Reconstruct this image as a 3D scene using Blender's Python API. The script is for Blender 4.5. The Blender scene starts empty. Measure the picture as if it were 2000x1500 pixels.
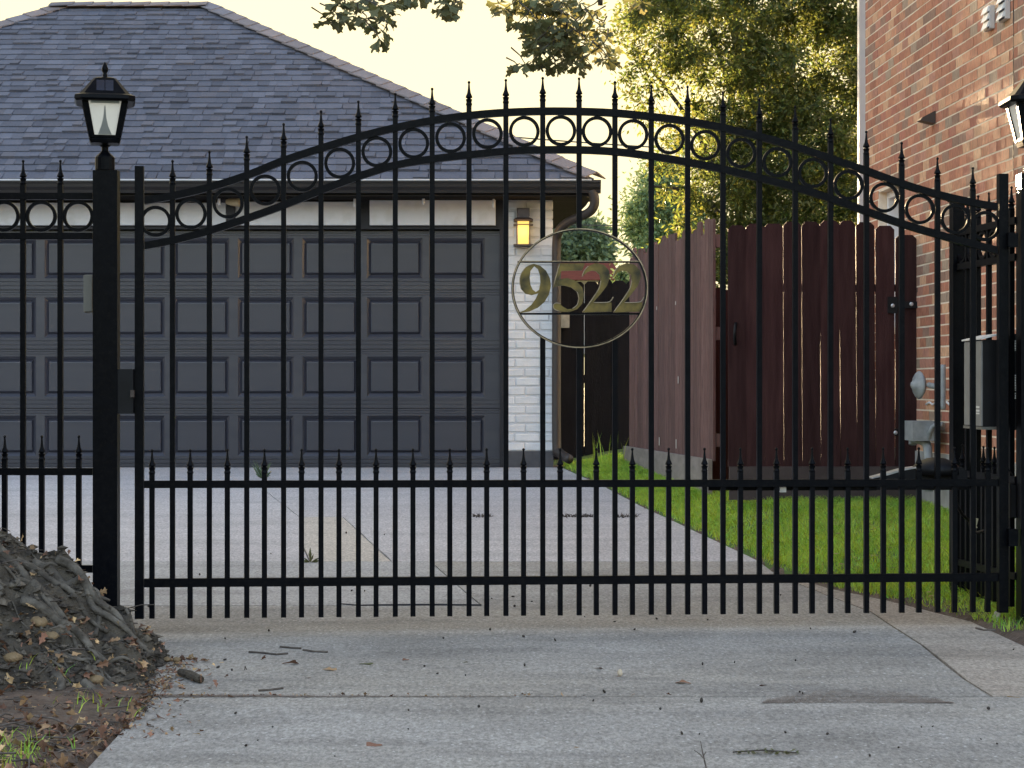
import bpy, bmesh, math, random
import numpy as np
from mathutils import Vector, Matrix
from mathutils.geometry import tessellate_polygon
R = math.radians
scene = bpy.context.scene
COL = scene.collection
F = 3900.0          # focal length in pixels of the 2000 px wide photograph
HZ = 755.0          # horizon row
CZ = 1.287          # camera height above the drive under it

# ------------------------------------------------------------------ camera, sky, sun, exposure
cd = bpy.data.cameras.new('camera'); cam = bpy.data.objects.new('camera', cd); COL.objects.link(cam)
cam.location = (0, 0, CZ); cam.rotation_euler = (R(90), 0, 0)
cd.sensor_fit = 'HORIZONTAL'; cd.sensor_width = 36; cd.lens = 36 * F / 2000
cd.shift_y = (HZ - 750) / 2000; cd.clip_end = 3000; cd.clip_start = 0.05
scene.camera = cam
SUN_AZ, SUN_EL = -3.6, 5.5
w = bpy.data.worlds.new('World'); scene.world = w; w.use_nodes = True
nt = w.node_tree; nt.nodes.clear()
sky = nt.nodes.new('ShaderNodeTexSky'); sky.sky_type = 'NISHITA'; sky.sun_disc = False
sky.sun_elevation = R(SUN_EL); sky.sun_rotation = R(SUN_AZ)
sky.air_density = 1.0; sky.dust_density = 4.0; sky.ozone_density = 1.0
EXPO = 3.45
bg = nt.nodes.new('ShaderNodeBackground'); bg.inputs[1].default_value = 0.15
wo = nt.nodes.new('ShaderNodeOutputWorld')
# hazy evening sky: warm white balance, and brightness levelling off towards a cream veil
def wmath(op, a, b):
    n_ = nt.nodes.new('ShaderNodeMath'); n_.operation = op
    for i_, v_ in ((0, a), (1, b)):
        if isinstance(v_, (int, float)): n_.inputs[i_].default_value = v_
        else: nt.links.new(v_, n_.inputs[i_])
    return n_.outputs[0]
sep = nt.nodes.new('ShaderNodeSeparateColor'); cmb = nt.nodes.new('ShaderNodeCombineColor'); nt.links.new(sky.outputs[0], sep.inputs[0])
for ch, (tint_, veil) in enumerate(((1.16, 1.6), (.97, 1.35), (.90, .80))):
    cap_ = veil / (.15 * 2 ** EXPO)
    x_ = wmath('MULTIPLY', sep.outputs[ch], -tint_ / cap_)
    e_ = wmath('POWER', math.e, x_)
    nt.links.new(wmath('MULTIPLY', wmath('SUBTRACT', 1.0, e_), cap_), cmb.inputs[ch])
tcw = nt.nodes.new('ShaderNodeTexCoord'); dotn = nt.nodes.new('ShaderNodeVectorMath'); dotn.operation = 'DOT_PRODUCT'
nt.links.new(tcw.outputs['Generated'], dotn.inputs[0]); dotn.inputs[1].default_value = (math.sin(R(SUN_AZ)), math.cos(R(SUN_AZ)), 0)
mrw = nt.nodes.new('ShaderNodeMapRange'); mrw.interpolation_type = 'SMOOTHSTEP'; mrw.inputs[1].default_value = -.1; mrw.inputs[2].default_value = .8
nt.links.new(dotn.outputs['Value'], mrw.inputs[0])
wbal = nt.nodes.new('ShaderNodeMix'); wbal.data_type = 'RGBA'; wbal.blend_type = 'MULTIPLY'; wbal.inputs[0].default_value = 1
nt.links.new(sky.outputs[0], wbal.inputs[6]); wbal.inputs[7].default_value = (1.13, .965, .95, 1)
glow = nt.nodes.new('ShaderNodeMix'); glow.data_type = 'RGBA'
nt.links.new(mrw.outputs[0], glow.inputs[0]); nt.links.new(wbal.outputs[2], glow.inputs[6]); nt.links.new(cmb.outputs[0], glow.inputs[7])
nt.links.new(glow.outputs[2], bg.inputs[0]); nt.links.new(bg.outputs[0], wo.inputs[0])
sl = bpy.data.lights.new('sun', 'SUN'); sl.energy = 4.0; sl.angle = R(0.6); sl.color = (1.0, 0.72, 0.42)
so = bpy.data.objects.new('sun', sl); COL.objects.link(so)
so.rotation_euler = (R(90 - SUN_EL), 0, R(180 - SUN_AZ)); so.location = (0, 0, 30)
vs = scene.view_settings
vs.view_transform = 'Standard'; vs.look = 'None'; vs.gamma = 1; vs.use_curve_mapping = False
vs.exposure = EXPO
scene.render.resolution_x = 1024; scene.render.resolution_y = 768

# ------------------------------------------------------------------ helpers
rnd = random.Random(7)
npr = np.random.default_rng(11)
def P(px, py, Y):            # a place in the world: column, row, distance
    return Vector(((px - 1000) / F * Y, Y, CZ + (HZ - py) / F * Y))
def GY(py):                  # distance of the drive surface seen at a row
    return CZ / ((py - HZ) / F + .031)
def gz(Y):
    return .031 * Y if Y < 18.4 else .031 * 18.4
def GP(px, py):
    Y = GY(py); return Vector(((px - 1000) / F * Y, Y, gz(Y)))

class MB:
    def __init__(s): s.v = []; s.f = []
    def add(s, vs, fs):
        b = len(s.v); s.v += [tuple(v) for v in vs]; s.f += [tuple(i + b for i in f) for f in fs]; return s
    def box(s, x0, x1, y0, y1, z0, z1):
        v = [(x0,y0,z0),(x1,y0,z0),(x1,y1,z0),(x0,y1,z0),(x0,y0,z1),(x1,y0,z1),(x1,y1,z1),(x0,y1,z1)]
        return s.add(v, [(0,3,2,1),(4,5,6,7),(0,1,5,4),(1,2,6,5),(2,3,7,6),(3,0,4,7)])
    def bbox(s, x0, x1, y0, y1, z0, z1, c):     # box with its -Y face chamfered by c
        v = [(x0,y0+c,z0),(x1,y0+c,z0),(x1,y1,z0),(x0,y1,z0),(x0,y0+c,z1),(x1,y0+c,z1),(x1,y1,z1),(x0,y1,z1),
             (x0+c,y0,z0+c),(x1-c,y0,z0+c),(x1-c,y0,z1-c),(x0+c,y0,z1-c)]
        return s.add(v, [(0,3,2,1),(4,5,6,7),(1,2,6,5),(2,3,7,6),(3,0,4,7),(8,9,10,11),(0,1,9,8),(1,5,10,9),(5,4,11,10),(4,0,8,11)])
    def tube(s, pts, r, n=8, cap=True):
        pts = [Vector(p) for p in pts]; m = len(pts)
        rs = r if isinstance(r, (list, tuple)) else [r] * m
        rings = []; up = None
        for i, p in enumerate(pts):
            t = (pts[min(i+1, m-1)] - pts[max(i-1, 0)]).normalized()
            if up is None:
                up = Vector((0,0,1)) if abs(t.z) < .9 else Vector((0,1,0))
            a = t.cross(up).normalized(); up = a.cross(t).normalized()
            rings.append([p + (a * math.cos(q) + up * math.sin(q)) * rs[i] for q in [2*math.pi*k/n for k in range(n)]])
        v = [x for ring in rings for x in ring]
        f = [(i*n+k, i*n+(k+1)%n, (i+1)*n+(k+1)%n, (i+1)*n+k) for i in range(m-1) for k in range(n)]
        if cap: f += [tuple(reversed(range(n))), tuple(range((m-1)*n, m*n))]
        return s.add(v, f)
    def lathe(s, prof, c=(0,0,0), n=10, axis='z'):
        v = []
        for r, z in prof:
            for k in range(n):
                q = 2*math.pi*k/n
                if axis == 'z': v.append((c[0]+r*math.cos(q), c[1]+r*math.sin(q), c[2]+z))
                elif axis == 'y': v.append((c[0]+r*math.cos(q), c[1]+z, c[2]+r*math.sin(q)))
                else: v.append((c[0]+z, c[1]+r*math.cos(q), c[2]+r*math.sin(q)))
        m = len(prof)
        f = [(i*n+k, i*n+(k+1)%n, (i+1)*n+(k+1)%n, (i+1)*n+k) for i in range(m-1) for k in range(n)]
        f += [tuple(reversed(range(n))), tuple(range((m-1)*n, m*n))]
        return s.add(v, f)
    def prism(s, loops, a0, a1, axis='y', fa=None):
        # loops: outer outline plus holes in 2D; axis y -> (x,z) outline, axis z -> (x,y) outline, axis x -> (y,z)
        L = [[Vector((p[0], p[1], 0)) for p in lp] for lp in loops]
        flat = [p for lp in L for p in lp]; n = len(flat)
        def m(p, a):
            if axis == 'y': return (p.x, a, p.y)
            if axis == 'x': return (a, p.x, p.y)
            z = (fa(p.x, p.y) if fa else 0) + a
            return (p.x, p.y, z)
        v = [m(p, a0) for p in flat] + [m(p, a1) for p in flat]
        f = []
        for t in tessellate_polygon(L):
            f.append(tuple(t)); f.append(tuple(i + n for i in reversed(t)))
        o = 0
        for lp in L:
            k = len(lp)
            for i in range(k):
                a, b = o+i, o+(i+1)%k
                f.append((a, b, b+n, a+n))
            o += k
        return s.add(v, f)
    def mesh(s, name, center=None):
        me = bpy.data.meshes.new(name)
        vs = s.v if center is None else [(x-center[0], y-center[1], z-center[2]) for x,y,z in s.v]
        me.from_pydata(vs, [], s.f); me.update()
        bm = bmesh.new(); bm.from_mesh(me); bmesh.ops.recalc_face_normals(bm, faces=bm.faces); bm.to_mesh(me); bm.free()
        return me
    def center(s):
        a = np.array(s.v); lo = a.min(0); hi = a.max(0); return ((lo[0]+hi[0])/2, (lo[1]+hi[1])/2, lo[2])

W = {}                        # origin of each parent in the frame its children are written in
def tag(o, label=None, cat=None, group=None, kind=None):
    if label: o['label'] = label
    if cat: o['category'] = cat
    if group: o['group'] = group
    if kind: o['kind'] = kind
    return o
def thing(name, label, cat, loc, rz=0, group=None, local=False):
    o = bpy.data.objects.new(name, None); COL.objects.link(o); o.empty_display_size = .1
    o.location = loc; o.rotation_euler = (0, 0, rz)
    W[o] = Vector((0,0,0)) if local else Vector(loc)
    return tag(o, label, cat, group)
def setting(name):
    o = bpy.data.objects.new(name, None); COL.objects.link(o); W[o] = Vector((0,0,0)); o['kind'] = 'structure'; return o
def link(name, me, mat, loc, parent=None):
    o = bpy.data.objects.new(name, me); COL.objects.link(o)
    if mat and not me.materials: me.materials.append(mat)
    loc = Vector(loc); W[o] = loc
    o.location = loc - (W[parent] if parent else Vector((0,0,0)))
    if parent: o.parent = parent
    return o
def part(name, mb, mat, parent=None, smooth=False, label=None, kind=None):
    c = mb.center(); me = mb.mesh(name, c)
    if smooth:
        for p in me.polygons: p.use_smooth = True
    o = link(name, me, mat, c, parent)
    return tag(o, label, kind=kind)
def npmesh(name, V, Fc, mat, parent=None, smooth=False):
    me = bpy.data.meshes.new(name); k = Fc.shape[1]
    me.vertices.add(len(V)); me.vertices.foreach_set('co', np.ascontiguousarray(V, dtype=np.float32).ravel())
    me.loops.add(Fc.size); me.loops.foreach_set('vertex_index', np.ascontiguousarray(Fc, dtype=np.int32).ravel())
    me.polygons.add(len(Fc)); me.polygons.foreach_set('loop_start', np.arange(0, Fc.size, k, dtype=np.int32))
    me.polygons.foreach_set('loop_total', np.full(len(Fc), k, dtype=np.int32))
    me.update(calc_edges=True); me.validate()
    if smooth: me.polygons.foreach_set('use_smooth', np.ones(len(Fc), dtype=bool))
    return link(name, me, mat, (0,0,0), parent)

# ------------------------------------------------------------------ materials
def mat(name, c1, c2=None, scale=6, rough=.6, metal=0, bump=0, bscale=None, rand=0, hue=None, emit=None, es=1,
        stretch=(1,1,1), trans=0, spec=.5, coord='Object', detail=6, c3=None, c3scale=40, c3amt=.5, palette=None, alpha=None, bdist=.01):
    m = bpy.data.materials.new(name); m.use_nodes = True; N = m.node_tree.nodes; Lk = m.node_tree.links.new
    b = N['Principled BSDF']; b.inputs['Roughness'].default_value = rough; b.inputs['Metallic'].default_value = metal
    b.inputs['Specular IOR Level'].default_value = spec
    tc = N.new('ShaderNodeTexCoord'); mp = N.new('ShaderNodeMapping'); mp.inputs['Scale'].default_value = stretch
    Lk(tc.outputs['Generated' if coord == 'Generated' else 'Object'], mp.inputs[0])
    src = mp.outputs[0]
    if coord == 'World':
        g = N.new('ShaderNodeNewGeometry'); Lk(g.outputs['Position'], mp.inputs[0])
    col = None
    nz = N.new('ShaderNodeTexNoise'); nz.inputs['Scale'].default_value = scale; nz.inputs['Detail'].default_value = detail
    Lk(src, nz.inputs[0])
    rp = N.new('ShaderNodeValToRGB'); rp.color_ramp.elements[0].position = .32; rp.color_ramp.elements[1].position = .68
    rp.color_ramp.elements[0].color = (*c1, 1); rp.color_ramp.elements[1].color = (*(c2 or c1), 1)
    Lk(nz.outputs[0], rp.inputs[0]); col = rp.outputs[0]
    if palette or rand:
        oi = N.new('ShaderNodeObjectInfo'); ge = N.new('ShaderNodeNewGeometry')
        ad = N.new('ShaderNodeMath'); ad.operation = 'ADD'; fr = N.new('ShaderNodeMath'); fr.operation = 'FRACT'
        Lk(oi.outputs['Random'], ad.inputs[0]); Lk(ge.outputs['Random Per Island'], ad.inputs[1]); Lk(ad.outputs[0], fr.inputs[0])
        rv = fr.outputs[0]
        if palette:
            pr = N.new('ShaderNodeValToRGB'); pr.color_ramp.interpolation = 'CONSTANT'
            e = pr.color_ramp.elements; e[0].position = 0; e[0].color = (*palette[0][1], 1)
            e[1].position = palette[1][0]; e[1].color = (*palette[1][1], 1)
            for ps, c in palette[2:]:
                q = e.new(ps); q.color = (*c, 1)
            Lk(rv, pr.inputs[0])
            mx = N.new('ShaderNodeMix'); mx.data_type = 'RGBA'; mx.blend_type = 'MULTIPLY'; mx.inputs[0].default_value = 1
            Lk(pr.outputs[0], mx.inputs[6]); Lk(col, mx.inputs[7]); col = mx.outputs[2]
        if rand:
            mr = N.new('ShaderNodeMapRange'); mr.inputs[3].default_value = 1 - rand; mr.inputs[4].default_value = 1 + rand
            # second hash so brightness differs from palette pick
            mu = N.new('ShaderNodeMath'); mu.operation = 'MULTIPLY'; mu.inputs[1].default_value = 37.7
            f2 = N.new('ShaderNodeMath'); f2.operation = 'FRACT'
            Lk(rv, mu.inputs[0]); Lk(mu.outputs[0], f2.inputs[0]); Lk(f2.outputs[0], mr.inputs[0])
            hs = N.new('ShaderNodeHueSaturation'); Lk(col, hs.inputs['Color']); Lk(mr.outputs[0], hs.inputs['Value'])
            if hue:
                m2 = N.new('ShaderNodeMapRange'); m2.inputs[3].default_value = .5 - hue; m2.inputs[4].default_value = .5 + hue
                Lk(rv, m2.inputs[0]); Lk(m2.outputs[0], hs.inputs['Hue'])
            col = hs.outputs[0]
    if c3:
        n3 = N.new('ShaderNodeTexNoise'); n3.inputs['Scale'].default_value = c3scale; n3.inputs['Detail'].default_value = 4
        Lk(src, n3.inputs[0]); r3 = N.new('ShaderNodeValToRGB'); r3.color_ramp.elements[0].position = .52; r3.color_ramp.elements[1].position = .66
        Lk(n3.outputs[0], r3.inputs[0]); ml = N.new('ShaderNodeMath'); ml.operation = 'MULTIPLY'; ml.inputs[1].default_value = c3amt
        Lk(r3.outputs[0], ml.inputs[0])
        mx = N.new('ShaderNodeMix'); mx.data_type = 'RGBA'; Lk(ml.outputs[0], mx.inputs[0]); Lk(col, mx.inputs[6]); mx.inputs[7].default_value = (*c3, 1)
        col = mx.outputs[2]
    Lk(col, b.inputs['Base Color'])
    if bump:
        nb = N.new('ShaderNodeTexNoise'); nb.inputs['Scale'].default_value = bscale or scale * 4; nb.inputs['Detail'].default_value = 6
        Lk(src, nb.inputs[0]); bp = N.new('ShaderNodeBump'); bp.inputs['Strength'].default_value = bump; bp.inputs['Distance'].default_value = bdist
        Lk(nb.outputs[0], bp.inputs['Height']); Lk(bp.outputs[0], b.inputs['Normal'])
    if emit:
        b.inputs['Emission Color'].default_value = (*emit, 1); b.inputs['Emission Strength'].default_value = es
    if trans:
        tl = N.new('ShaderNodeBsdfTranslucent'); mxs = N.new('ShaderNodeMixShader'); mxs.inputs[0].default_value = trans
        hs = N.new('ShaderNodeHueSaturation'); hs.inputs['Saturation'].default_value = 1.15; hs.inputs['Value'].default_value = 1.5; hs.inputs['Hue'].default_value = .455
        Lk(col, hs.inputs['Color']); Lk(hs.outputs[0], tl.inputs[0])
        Lk(b.outputs[0], mxs.inputs[1]); Lk(tl.outputs[0], mxs.inputs[2]); Lk(mxs.outputs[0], N['Material Output'].inputs[0])
    return m

M = {}
M['iron'] = mat('iron', (.0022,.0026,.004), (.004,.0045,.0062), 30, .34, spec=.06, bump=.15, bscale=260, bdist=.001, c3=(.016,.014,.012), c3scale=90, c3amt=.25)
M['brass'] = mat('brass', (.20,.145,.04), (.022,.021,.014), 15, .42, metal=.6, detail=3)
M['edge_steel'] = mat('edge_steel', (.36,.29,.20), (.18,.15,.11), 30, .35, metal=.8)
M['door'] = mat('door', (.033,.034,.046), (.044,.045,.058), 1.6, .34, bump=.12, bscale=120, stretch=(.3,1,3), bdist=.002, c3=(.060,.058,.062), c3scale=3, c3amt=.35)
M['trim_dark'] = mat('trim_dark', (.016,.016,.020), (.022,.021,.025), 5, .5, spec=.25)
M['gutter'] = mat('gutter', (.020,.018,.019), (.028,.025,.025), 4, .4, spec=.3)
M['gutter_brown'] = mat('gutter_brown', (.026,.019,.017), (.034,.026,.023), 6, .5)
M['soffit'] = mat('soffit', (.020,.018,.017), (.028,.025,.023), 5, .95, spec=.03)
M['drip'] = mat('drip', (.5,.5,.52), None, 5, .4)
M['white_board'] = mat('white_board', (.55,.55,.57), (.63,.63,.65), 3, .6, c3=(.40,.39,.37), c3scale=7, c3amt=.35)
M['white_brick'] = mat('white_brick', (.56,.57,.58), (.64,.64,.65), 14, .7, bump=.5, bscale=60, rand=.05, bdist=.004)
M['white_mortar'] = mat('white_mortar', (.50,.51,.53), (.58,.58,.60), 20, .8, bump=.4, bscale=90)
M['slate_base'] = mat('slate_base', (.055,.055,.062), (.075,.075,.082), 12, .8, bump=.3)
M['shingle'] = mat('shingle', (.88,.88,.88), (1.1,1.1,1.1), 60, .9, spec=.2, bump=.25, bscale=220, coord='World', rand=.13, detail=3, bdist=.003,
    palette=[(0,(.092,.098,.124)),(.3,(.104,.109,.136)),(.55,(.080,.085,.108)),(.75,(.104,.104,.124)),(.9,(.114,.120,.149))])
M['ridge_cap'] = mat('ridge_cap', (.88,.88,.88), (1.1,1.1,1.1), 60, .9, spec=.2, bump=.25, bscale=220, coord='World', rand=.15, detail=3, bdist=.003,
    palette=[(0,(.19,.165,.165)),(.4,(.21,.175,.17)),(.7,(.165,.155,.17))])
M['roof_under'] = mat('roof_under', (.05,.05,.058), None, 5, .9)
M['brick'] = mat('brick', (.70,.64,.60), (1.18,1.06,.96), 26, .85, bump=.5, bscale=90, stretch=(3,3,1), coord='World', rand=.10, detail=5, bdist=.004,
    palette=[(0,(.47,.215,.135)),(.22,(.40,.175,.115)),(.42,(.52,.27,.17)),(.56,(.30,.190,.145)),(.68,(.45,.23,.17)),(.80,(.62,.39,.25)),(.89,(.36,.28,.215)),(.95,(.40,.165,.12))])
M['mortar'] = mat('mortar', (.74,.62,.48), (.82,.71,.56), 40, .9, bump=.4, bscale=120)
M['foundation'] = mat('foundation', (.26,.25,.24), (.38,.36,.34), 6, .9, bump=.4, bscale=40, coord='World')
M['white_metal'] = mat('white_metal', (.55,.52,.50), (.62,.59,.56), 3, .45)
M['white_paint'] = mat('white_paint', (.70,.70,.70), (.78,.78,.77), 8, .5)
M['blind'] = mat('blind', (.42,.44,.46), (.5,.52,.54), 4, .4)
M['glass'] = mat('glass', (.05,.06,.07), (.07,.08,.09), 3, .08)
M['meter'] = mat('meter', (.20,.215,.22), (.30,.315,.32), 20, .55, metal=.1, bump=.2)
M['dark_picket'] = mat('dark_picket', (.030,.011,.011), (.050,.021,.020), 5, .8, spec=.15, bump=.5, bscale=50, stretch=(6,6,.6), coord='World', rand=.25)
M['weathered_picket'] = mat('weathered_picket', (.105,.045,.038), (.175,.095,.082), 9, .85, bump=.7, bscale=60, stretch=(7,7,.5), coord='World', rand=.22, c3=(.05,.028,.026), c3scale=16, c3amt=.8)
M['black_picket'] = mat('black_picket', (.004,.0045,.008), (.007,.008,.013), 6, .75, spec=.12, bump=.4, bscale=50, stretch=(6,6,.6), coord='World', rand=.2)
M['kick'] = mat('kick', (.17,.145,.13), (.25,.215,.195), 6, .85, bump=.4, bscale=30, stretch=(1,1,3), coord='World')
M['kick_dark'] = mat('kick_dark', (.045,.03,.028), (.065,.046,.042), 6, .85, bump=.4, bscale=30, coord='World')
M['chip'] = mat('chip', (.55,.50,.45), None, 6, .8)
def concrete(name, a, b, stain, speck=.55, warm=None):
    m = bpy.data.materials.new(name); m.use_nodes = True; N = m.node_tree.nodes; Lk = m.node_tree.links.new
    bs = N['Principled BSDF']; bs.inputs['Roughness'].default_value = .82
    g = N.new('ShaderNodeNewGeometry')
    def noise(s, det, st=(1,1,1), rough=.6):
        mp = N.new('ShaderNodeMapping'); mp.inputs['Scale'].default_value = st; Lk(g.outputs['Position'], mp.inputs[0])
        n = N.new('ShaderNodeTexNoise'); n.inputs['Scale'].default_value = s; n.inputs['Detail'].default_value = det; n.inputs['Roughness'].default_value = rough
        Lk(mp.outputs[0], n.inputs[0]); return n.outputs[0]
    def ramp(x, p0, p1, c0=(0,0,0), c1=(1,1,1)):
        r = N.new('ShaderNodeValToRGB'); r.color_ramp.elements[0].position = p0; r.color_ramp.elements[1].position = p1
        r.color_ramp.elements[0].color = (*c0,1); r.color_ramp.elements[1].color = (*c1,1); Lk(x, r.inputs[0]); return r.outputs[0]
    def mix(fac, c0, c1, mode='MIX', k=None):
        x = N.new('ShaderNodeMix'); x.data_type = 'RGBA'; x.blend_type = mode
        if k is not None:
            ml = N.new('ShaderNodeMath'); ml.operation = 'MULTIPLY'; ml.inputs[1].default_value = k; Lk(fac, ml.inputs[0]); fac = ml.outputs[0]
        Lk(fac, x.inputs[0])
        for c, i in ((c0, 6), (c1, 7)):
            if isinstance(c, tuple): x.inputs[i].default_value = (*c, 1)
            else: Lk(c, x.inputs[i])
        return x.outputs[2]
    col = ramp(noise(1.3, 8, (1,.8,1)), .35, .66, a, b)
    if warm: col = mix(ramp(noise(.55, 4, (.5,1.6,1)), .46, .62), col, warm, k=.5)
    col = mix(ramp(noise(2.3, 6, (.35,1.5,1)), .48, .66), col, stain, k=.75)
    col = mix(ramp(noise(9, 8, (.5,1.2,1), .7), .56, .68), col, stain, k=.45)
    col = mix(ramp(noise(60, 6), .36, .58), (.16,.155,.15), col, k=None) if False else col
    fine = ramp(noise(75, 5, (1,.45,1), .8), .38, .64, (.60,.60,.60), (1.32,1.32,1.32))
    x = N.new('ShaderNodeMix'); x.data_type = 'RGBA'; x.blend_type = 'MULTIPLY'; x.inputs[0].default_value = 1; Lk(col, x.inputs[6]); Lk(fine, x.inputs[7]); col = x.outputs[2]
    vo = N.new('ShaderNodeTexVoronoi'); vo.inputs['Scale'].default_value = 34; Lk(g.outputs['Position'], vo.inputs[0])
    sp = ramp(vo.outputs['Distance'], .10, .20, (1,1,1), (0,0,0))
    # only some of the cells carry a shell speck
    sc = N.new('ShaderNodeSeparateColor'); Lk(vo.outputs['Color'], sc.inputs[0])
    gt = N.new('ShaderNodeMath'); gt.operation = 'GREATER_THAN'; gt.inputs[1].default_value = .55; Lk(sc.outputs[0], gt.inputs[0])
    pm = N.new('ShaderNodeMath'); pm.operation = 'MULTIPLY'; Lk(sp, pm.inputs[0]); Lk(gt.outputs[0], pm.inputs[1])
    col = mix(pm.outputs[0], col, (.75,.73,.70), k=speck)
    vd = N.new('ShaderNodeTexVoronoi'); vd.inputs['Scale'].default_value = 13; Lk(g.outputs['Position'], vd.inputs[0])
    dk = ramp(vd.outputs['Distance'], .05, .11, (1,1,1), (0,0,0)); sd = N.new('ShaderNodeSeparateColor'); Lk(vd.outputs['Color'], sd.inputs[0])
    g2 = N.new('ShaderNodeMath'); g2.operation = 'GREATER_THAN'; g2.inputs[1].default_value = .6; Lk(sd.outputs[0], g2.inputs[0])
    p2 = N.new('ShaderNodeMath'); p2.operation = 'MULTIPLY'; Lk(dk, p2.inputs[0]); Lk(g2.outputs[0], p2.inputs[1])
    col = mix(p2.outputs[0], col, (.06,.05,.04), k=.75)
    Lk(col, bs.inputs['Base Color'])
    bp = N.new('ShaderNodeBump'); bp.inputs['Strength'].default_value = .5; bp.inputs['Distance'].default_value = .004
    Lk(noise(90, 6, (1,1,1), .7), bp.inputs['Height']); Lk(bp.outputs[0], bs.inputs['Normal'])
    return m
M['concrete'] = concrete('concrete', (.25,.232,.210), (.36,.338,.31), (.175,.163,.15), warm=(.36,.32,.265))  # base colour darkened to carry the oak crown's shade on the near drive
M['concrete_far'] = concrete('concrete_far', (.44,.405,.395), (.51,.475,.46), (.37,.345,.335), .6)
M['concrete_patch'] = concrete('concrete_patch', (.35,.335,.32), (.41,.39,.37), (.22,.21,.20), .15)
M['concrete_tan'] = concrete('concrete_tan', (.33,.275,.225), (.40,.345,.285), (.22,.185,.15), .12)
M['concrete_beige'] = concrete('concrete_beige', (.48,.42,.35), (.53,.47,.40), (.42,.37,.31), .05)
M['soil'] = mat('soil', (.060,.040,.028), (.13,.085,.060), 9, .95, bump=.9, bscale=60, coord='World', c3=(.16,.13,.10), c3scale=40, c3amt=.5)
M['turf'] = mat('turf', (.06,.11,.02), (.10,.16,.03), 5, .95, bump=.5, bscale=50, coord='World', c3=(.07,.05,.03), c3scale=8, c3amt=.4)
M['dirt'] = mat('dirt', (.17,.13,.105), (.27,.22,.185), 25, .95, bump=.8, bscale=120, coord='World')
M['bark'] = mat('bark', (.026,.020,.014), (.10,.082,.060), 13, .95, bump=1, bscale=34, coord='World', c3=(.10,.078,.055), c3scale=9, c3amt=.5, bdist=.04)
M['root'] = mat('root', (.045,.036,.026), (.15,.13,.105), 22, .9, bump=.9, bscale=50, coord='World', c3=(.05,.04,.032), c3scale=16, c3amt=.7)
M['bark_chip'] = mat('bark_chip', (.028,.021,.015), (.13,.108,.082), 30, .95, bump=.8, rand=.6, coord='World')
M['branch'] = mat('branch', (.05,.042,.035), (.09,.08,.07), 20, .9, bump=.5)
M['oak_leaf'] = mat('oak_leaf', (.070,.085,.036), (.115,.125,.055), 12, .55, rand=.35, hue=.02, trans=.34)
M['elm_leaf'] = mat('elm_leaf', (.045,.072,.024), (.075,.10,.028), 2, .55, rand=.45, hue=.035, trans=.58, coord='World')
M['pale_leaf'] = mat('pale_leaf', (.085,.14,.065), (.12,.19,.08), 2, .6, rand=.3, hue=.02, trans=.16, coord='World')
M['far_leaf'] = mat('far_leaf', (.075,.12,.070), (.11,.16,.085), 1, .6, rand=.3, trans=.25, coord='World')
M['grass'] = mat('grass', (.19,.37,.05), (.36,.52,.08), 3.5, .5, rand=.45, hue=.04, trans=.35, coord='World')
M['dry_leaf'] = mat('dry_leaf', (.19,.115,.065), (.30,.20,.12), 30, .8, rand=.5, hue=.015, palette=[(0,(.9,.75,.7)),(.3,(.55,.42,.4)),(.6,(1.1,1.0,.9)),(.8,(1.6,1.5,1.35))])
M['twig'] = mat('twig', (.055,.042,.034), (.11,.09,.075), 40, .9, rand=.3)
M['acorn'] = mat('acorn', (.020,.015,.011), (.045,.032,.022), 60, .6, rand=.3)
M['mushroom'] = mat('mushroom', (.15,.10,.045), (.26,.18,.10), 20, .8, bump=.6)
M['pale_nut'] = mat('pale_nut', (.45,.36,.25), (.55,.46,.34), 20, .7)
M['lamp_glass'] = mat('lamp_glass', (.50,.49,.44), (.44,.43,.40), 8, .3, emit=(1,.97,.86), es=.02)
M['solar'] = mat('solar', (.015,.018,.03), (.02,.024,.04), 10, .15)
M['cone'] = mat('cone', (.30,.31,.32), (.4,.41,.42), 10, .3, metal=.7)
M['warm_glass'] = mat('warm_glass', (.2,.14,.06), None, 5, .4, emit=(1,.62,.13), es=.115)
M['fixture'] = mat('fixture', (.035,.024,.02), (.05,.034,.028), 10, .5)
M['flood'] = mat('flood', (.36,.28,.16), (.46,.37,.23), 20, .5)
M['bulb'] = mat('bulb', (.72,.72,.75), None, 5, .2)
M['beige_plastic'] = mat('beige_plastic', (.13,.125,.105), (.16,.15,.13), 8, .55)
M['box_sky_sheen'] = mat('box_sky_sheen', (.20,.20,.19), (.24,.24,.23), 12, .5)  # grey that paints the sky's reflection on the control box side
M['box_black'] = mat('box_black', (.005,.005,.006), (.008,.008,.01), 12, .5, spec=.2)
M['box_white'] = mat('box_white', (.72,.71,.68), None, 5, .5)
M['ink'] = mat('ink', (.08,.08,.09), None, 5, .6)
M['tag_tan'] = mat('tag_tan', (.50,.45,.28), (.56,.50,.33), 9, .7)
M['silver'] = mat('silver', (.5,.5,.52), None, 9, .3, metal=.6)
M['red_roof'] = mat('red_roof', (.085,.018,.015), (.12,.026,.022), 8, .8, spec=.05, bump=.3)
M['far_wall'] = mat('far_wall', (.34,.33,.34), (.42,.41,.42), 4, .8)
M['wire'] = mat('wire', (.03,.03,.03), None, 4, .6)

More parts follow.
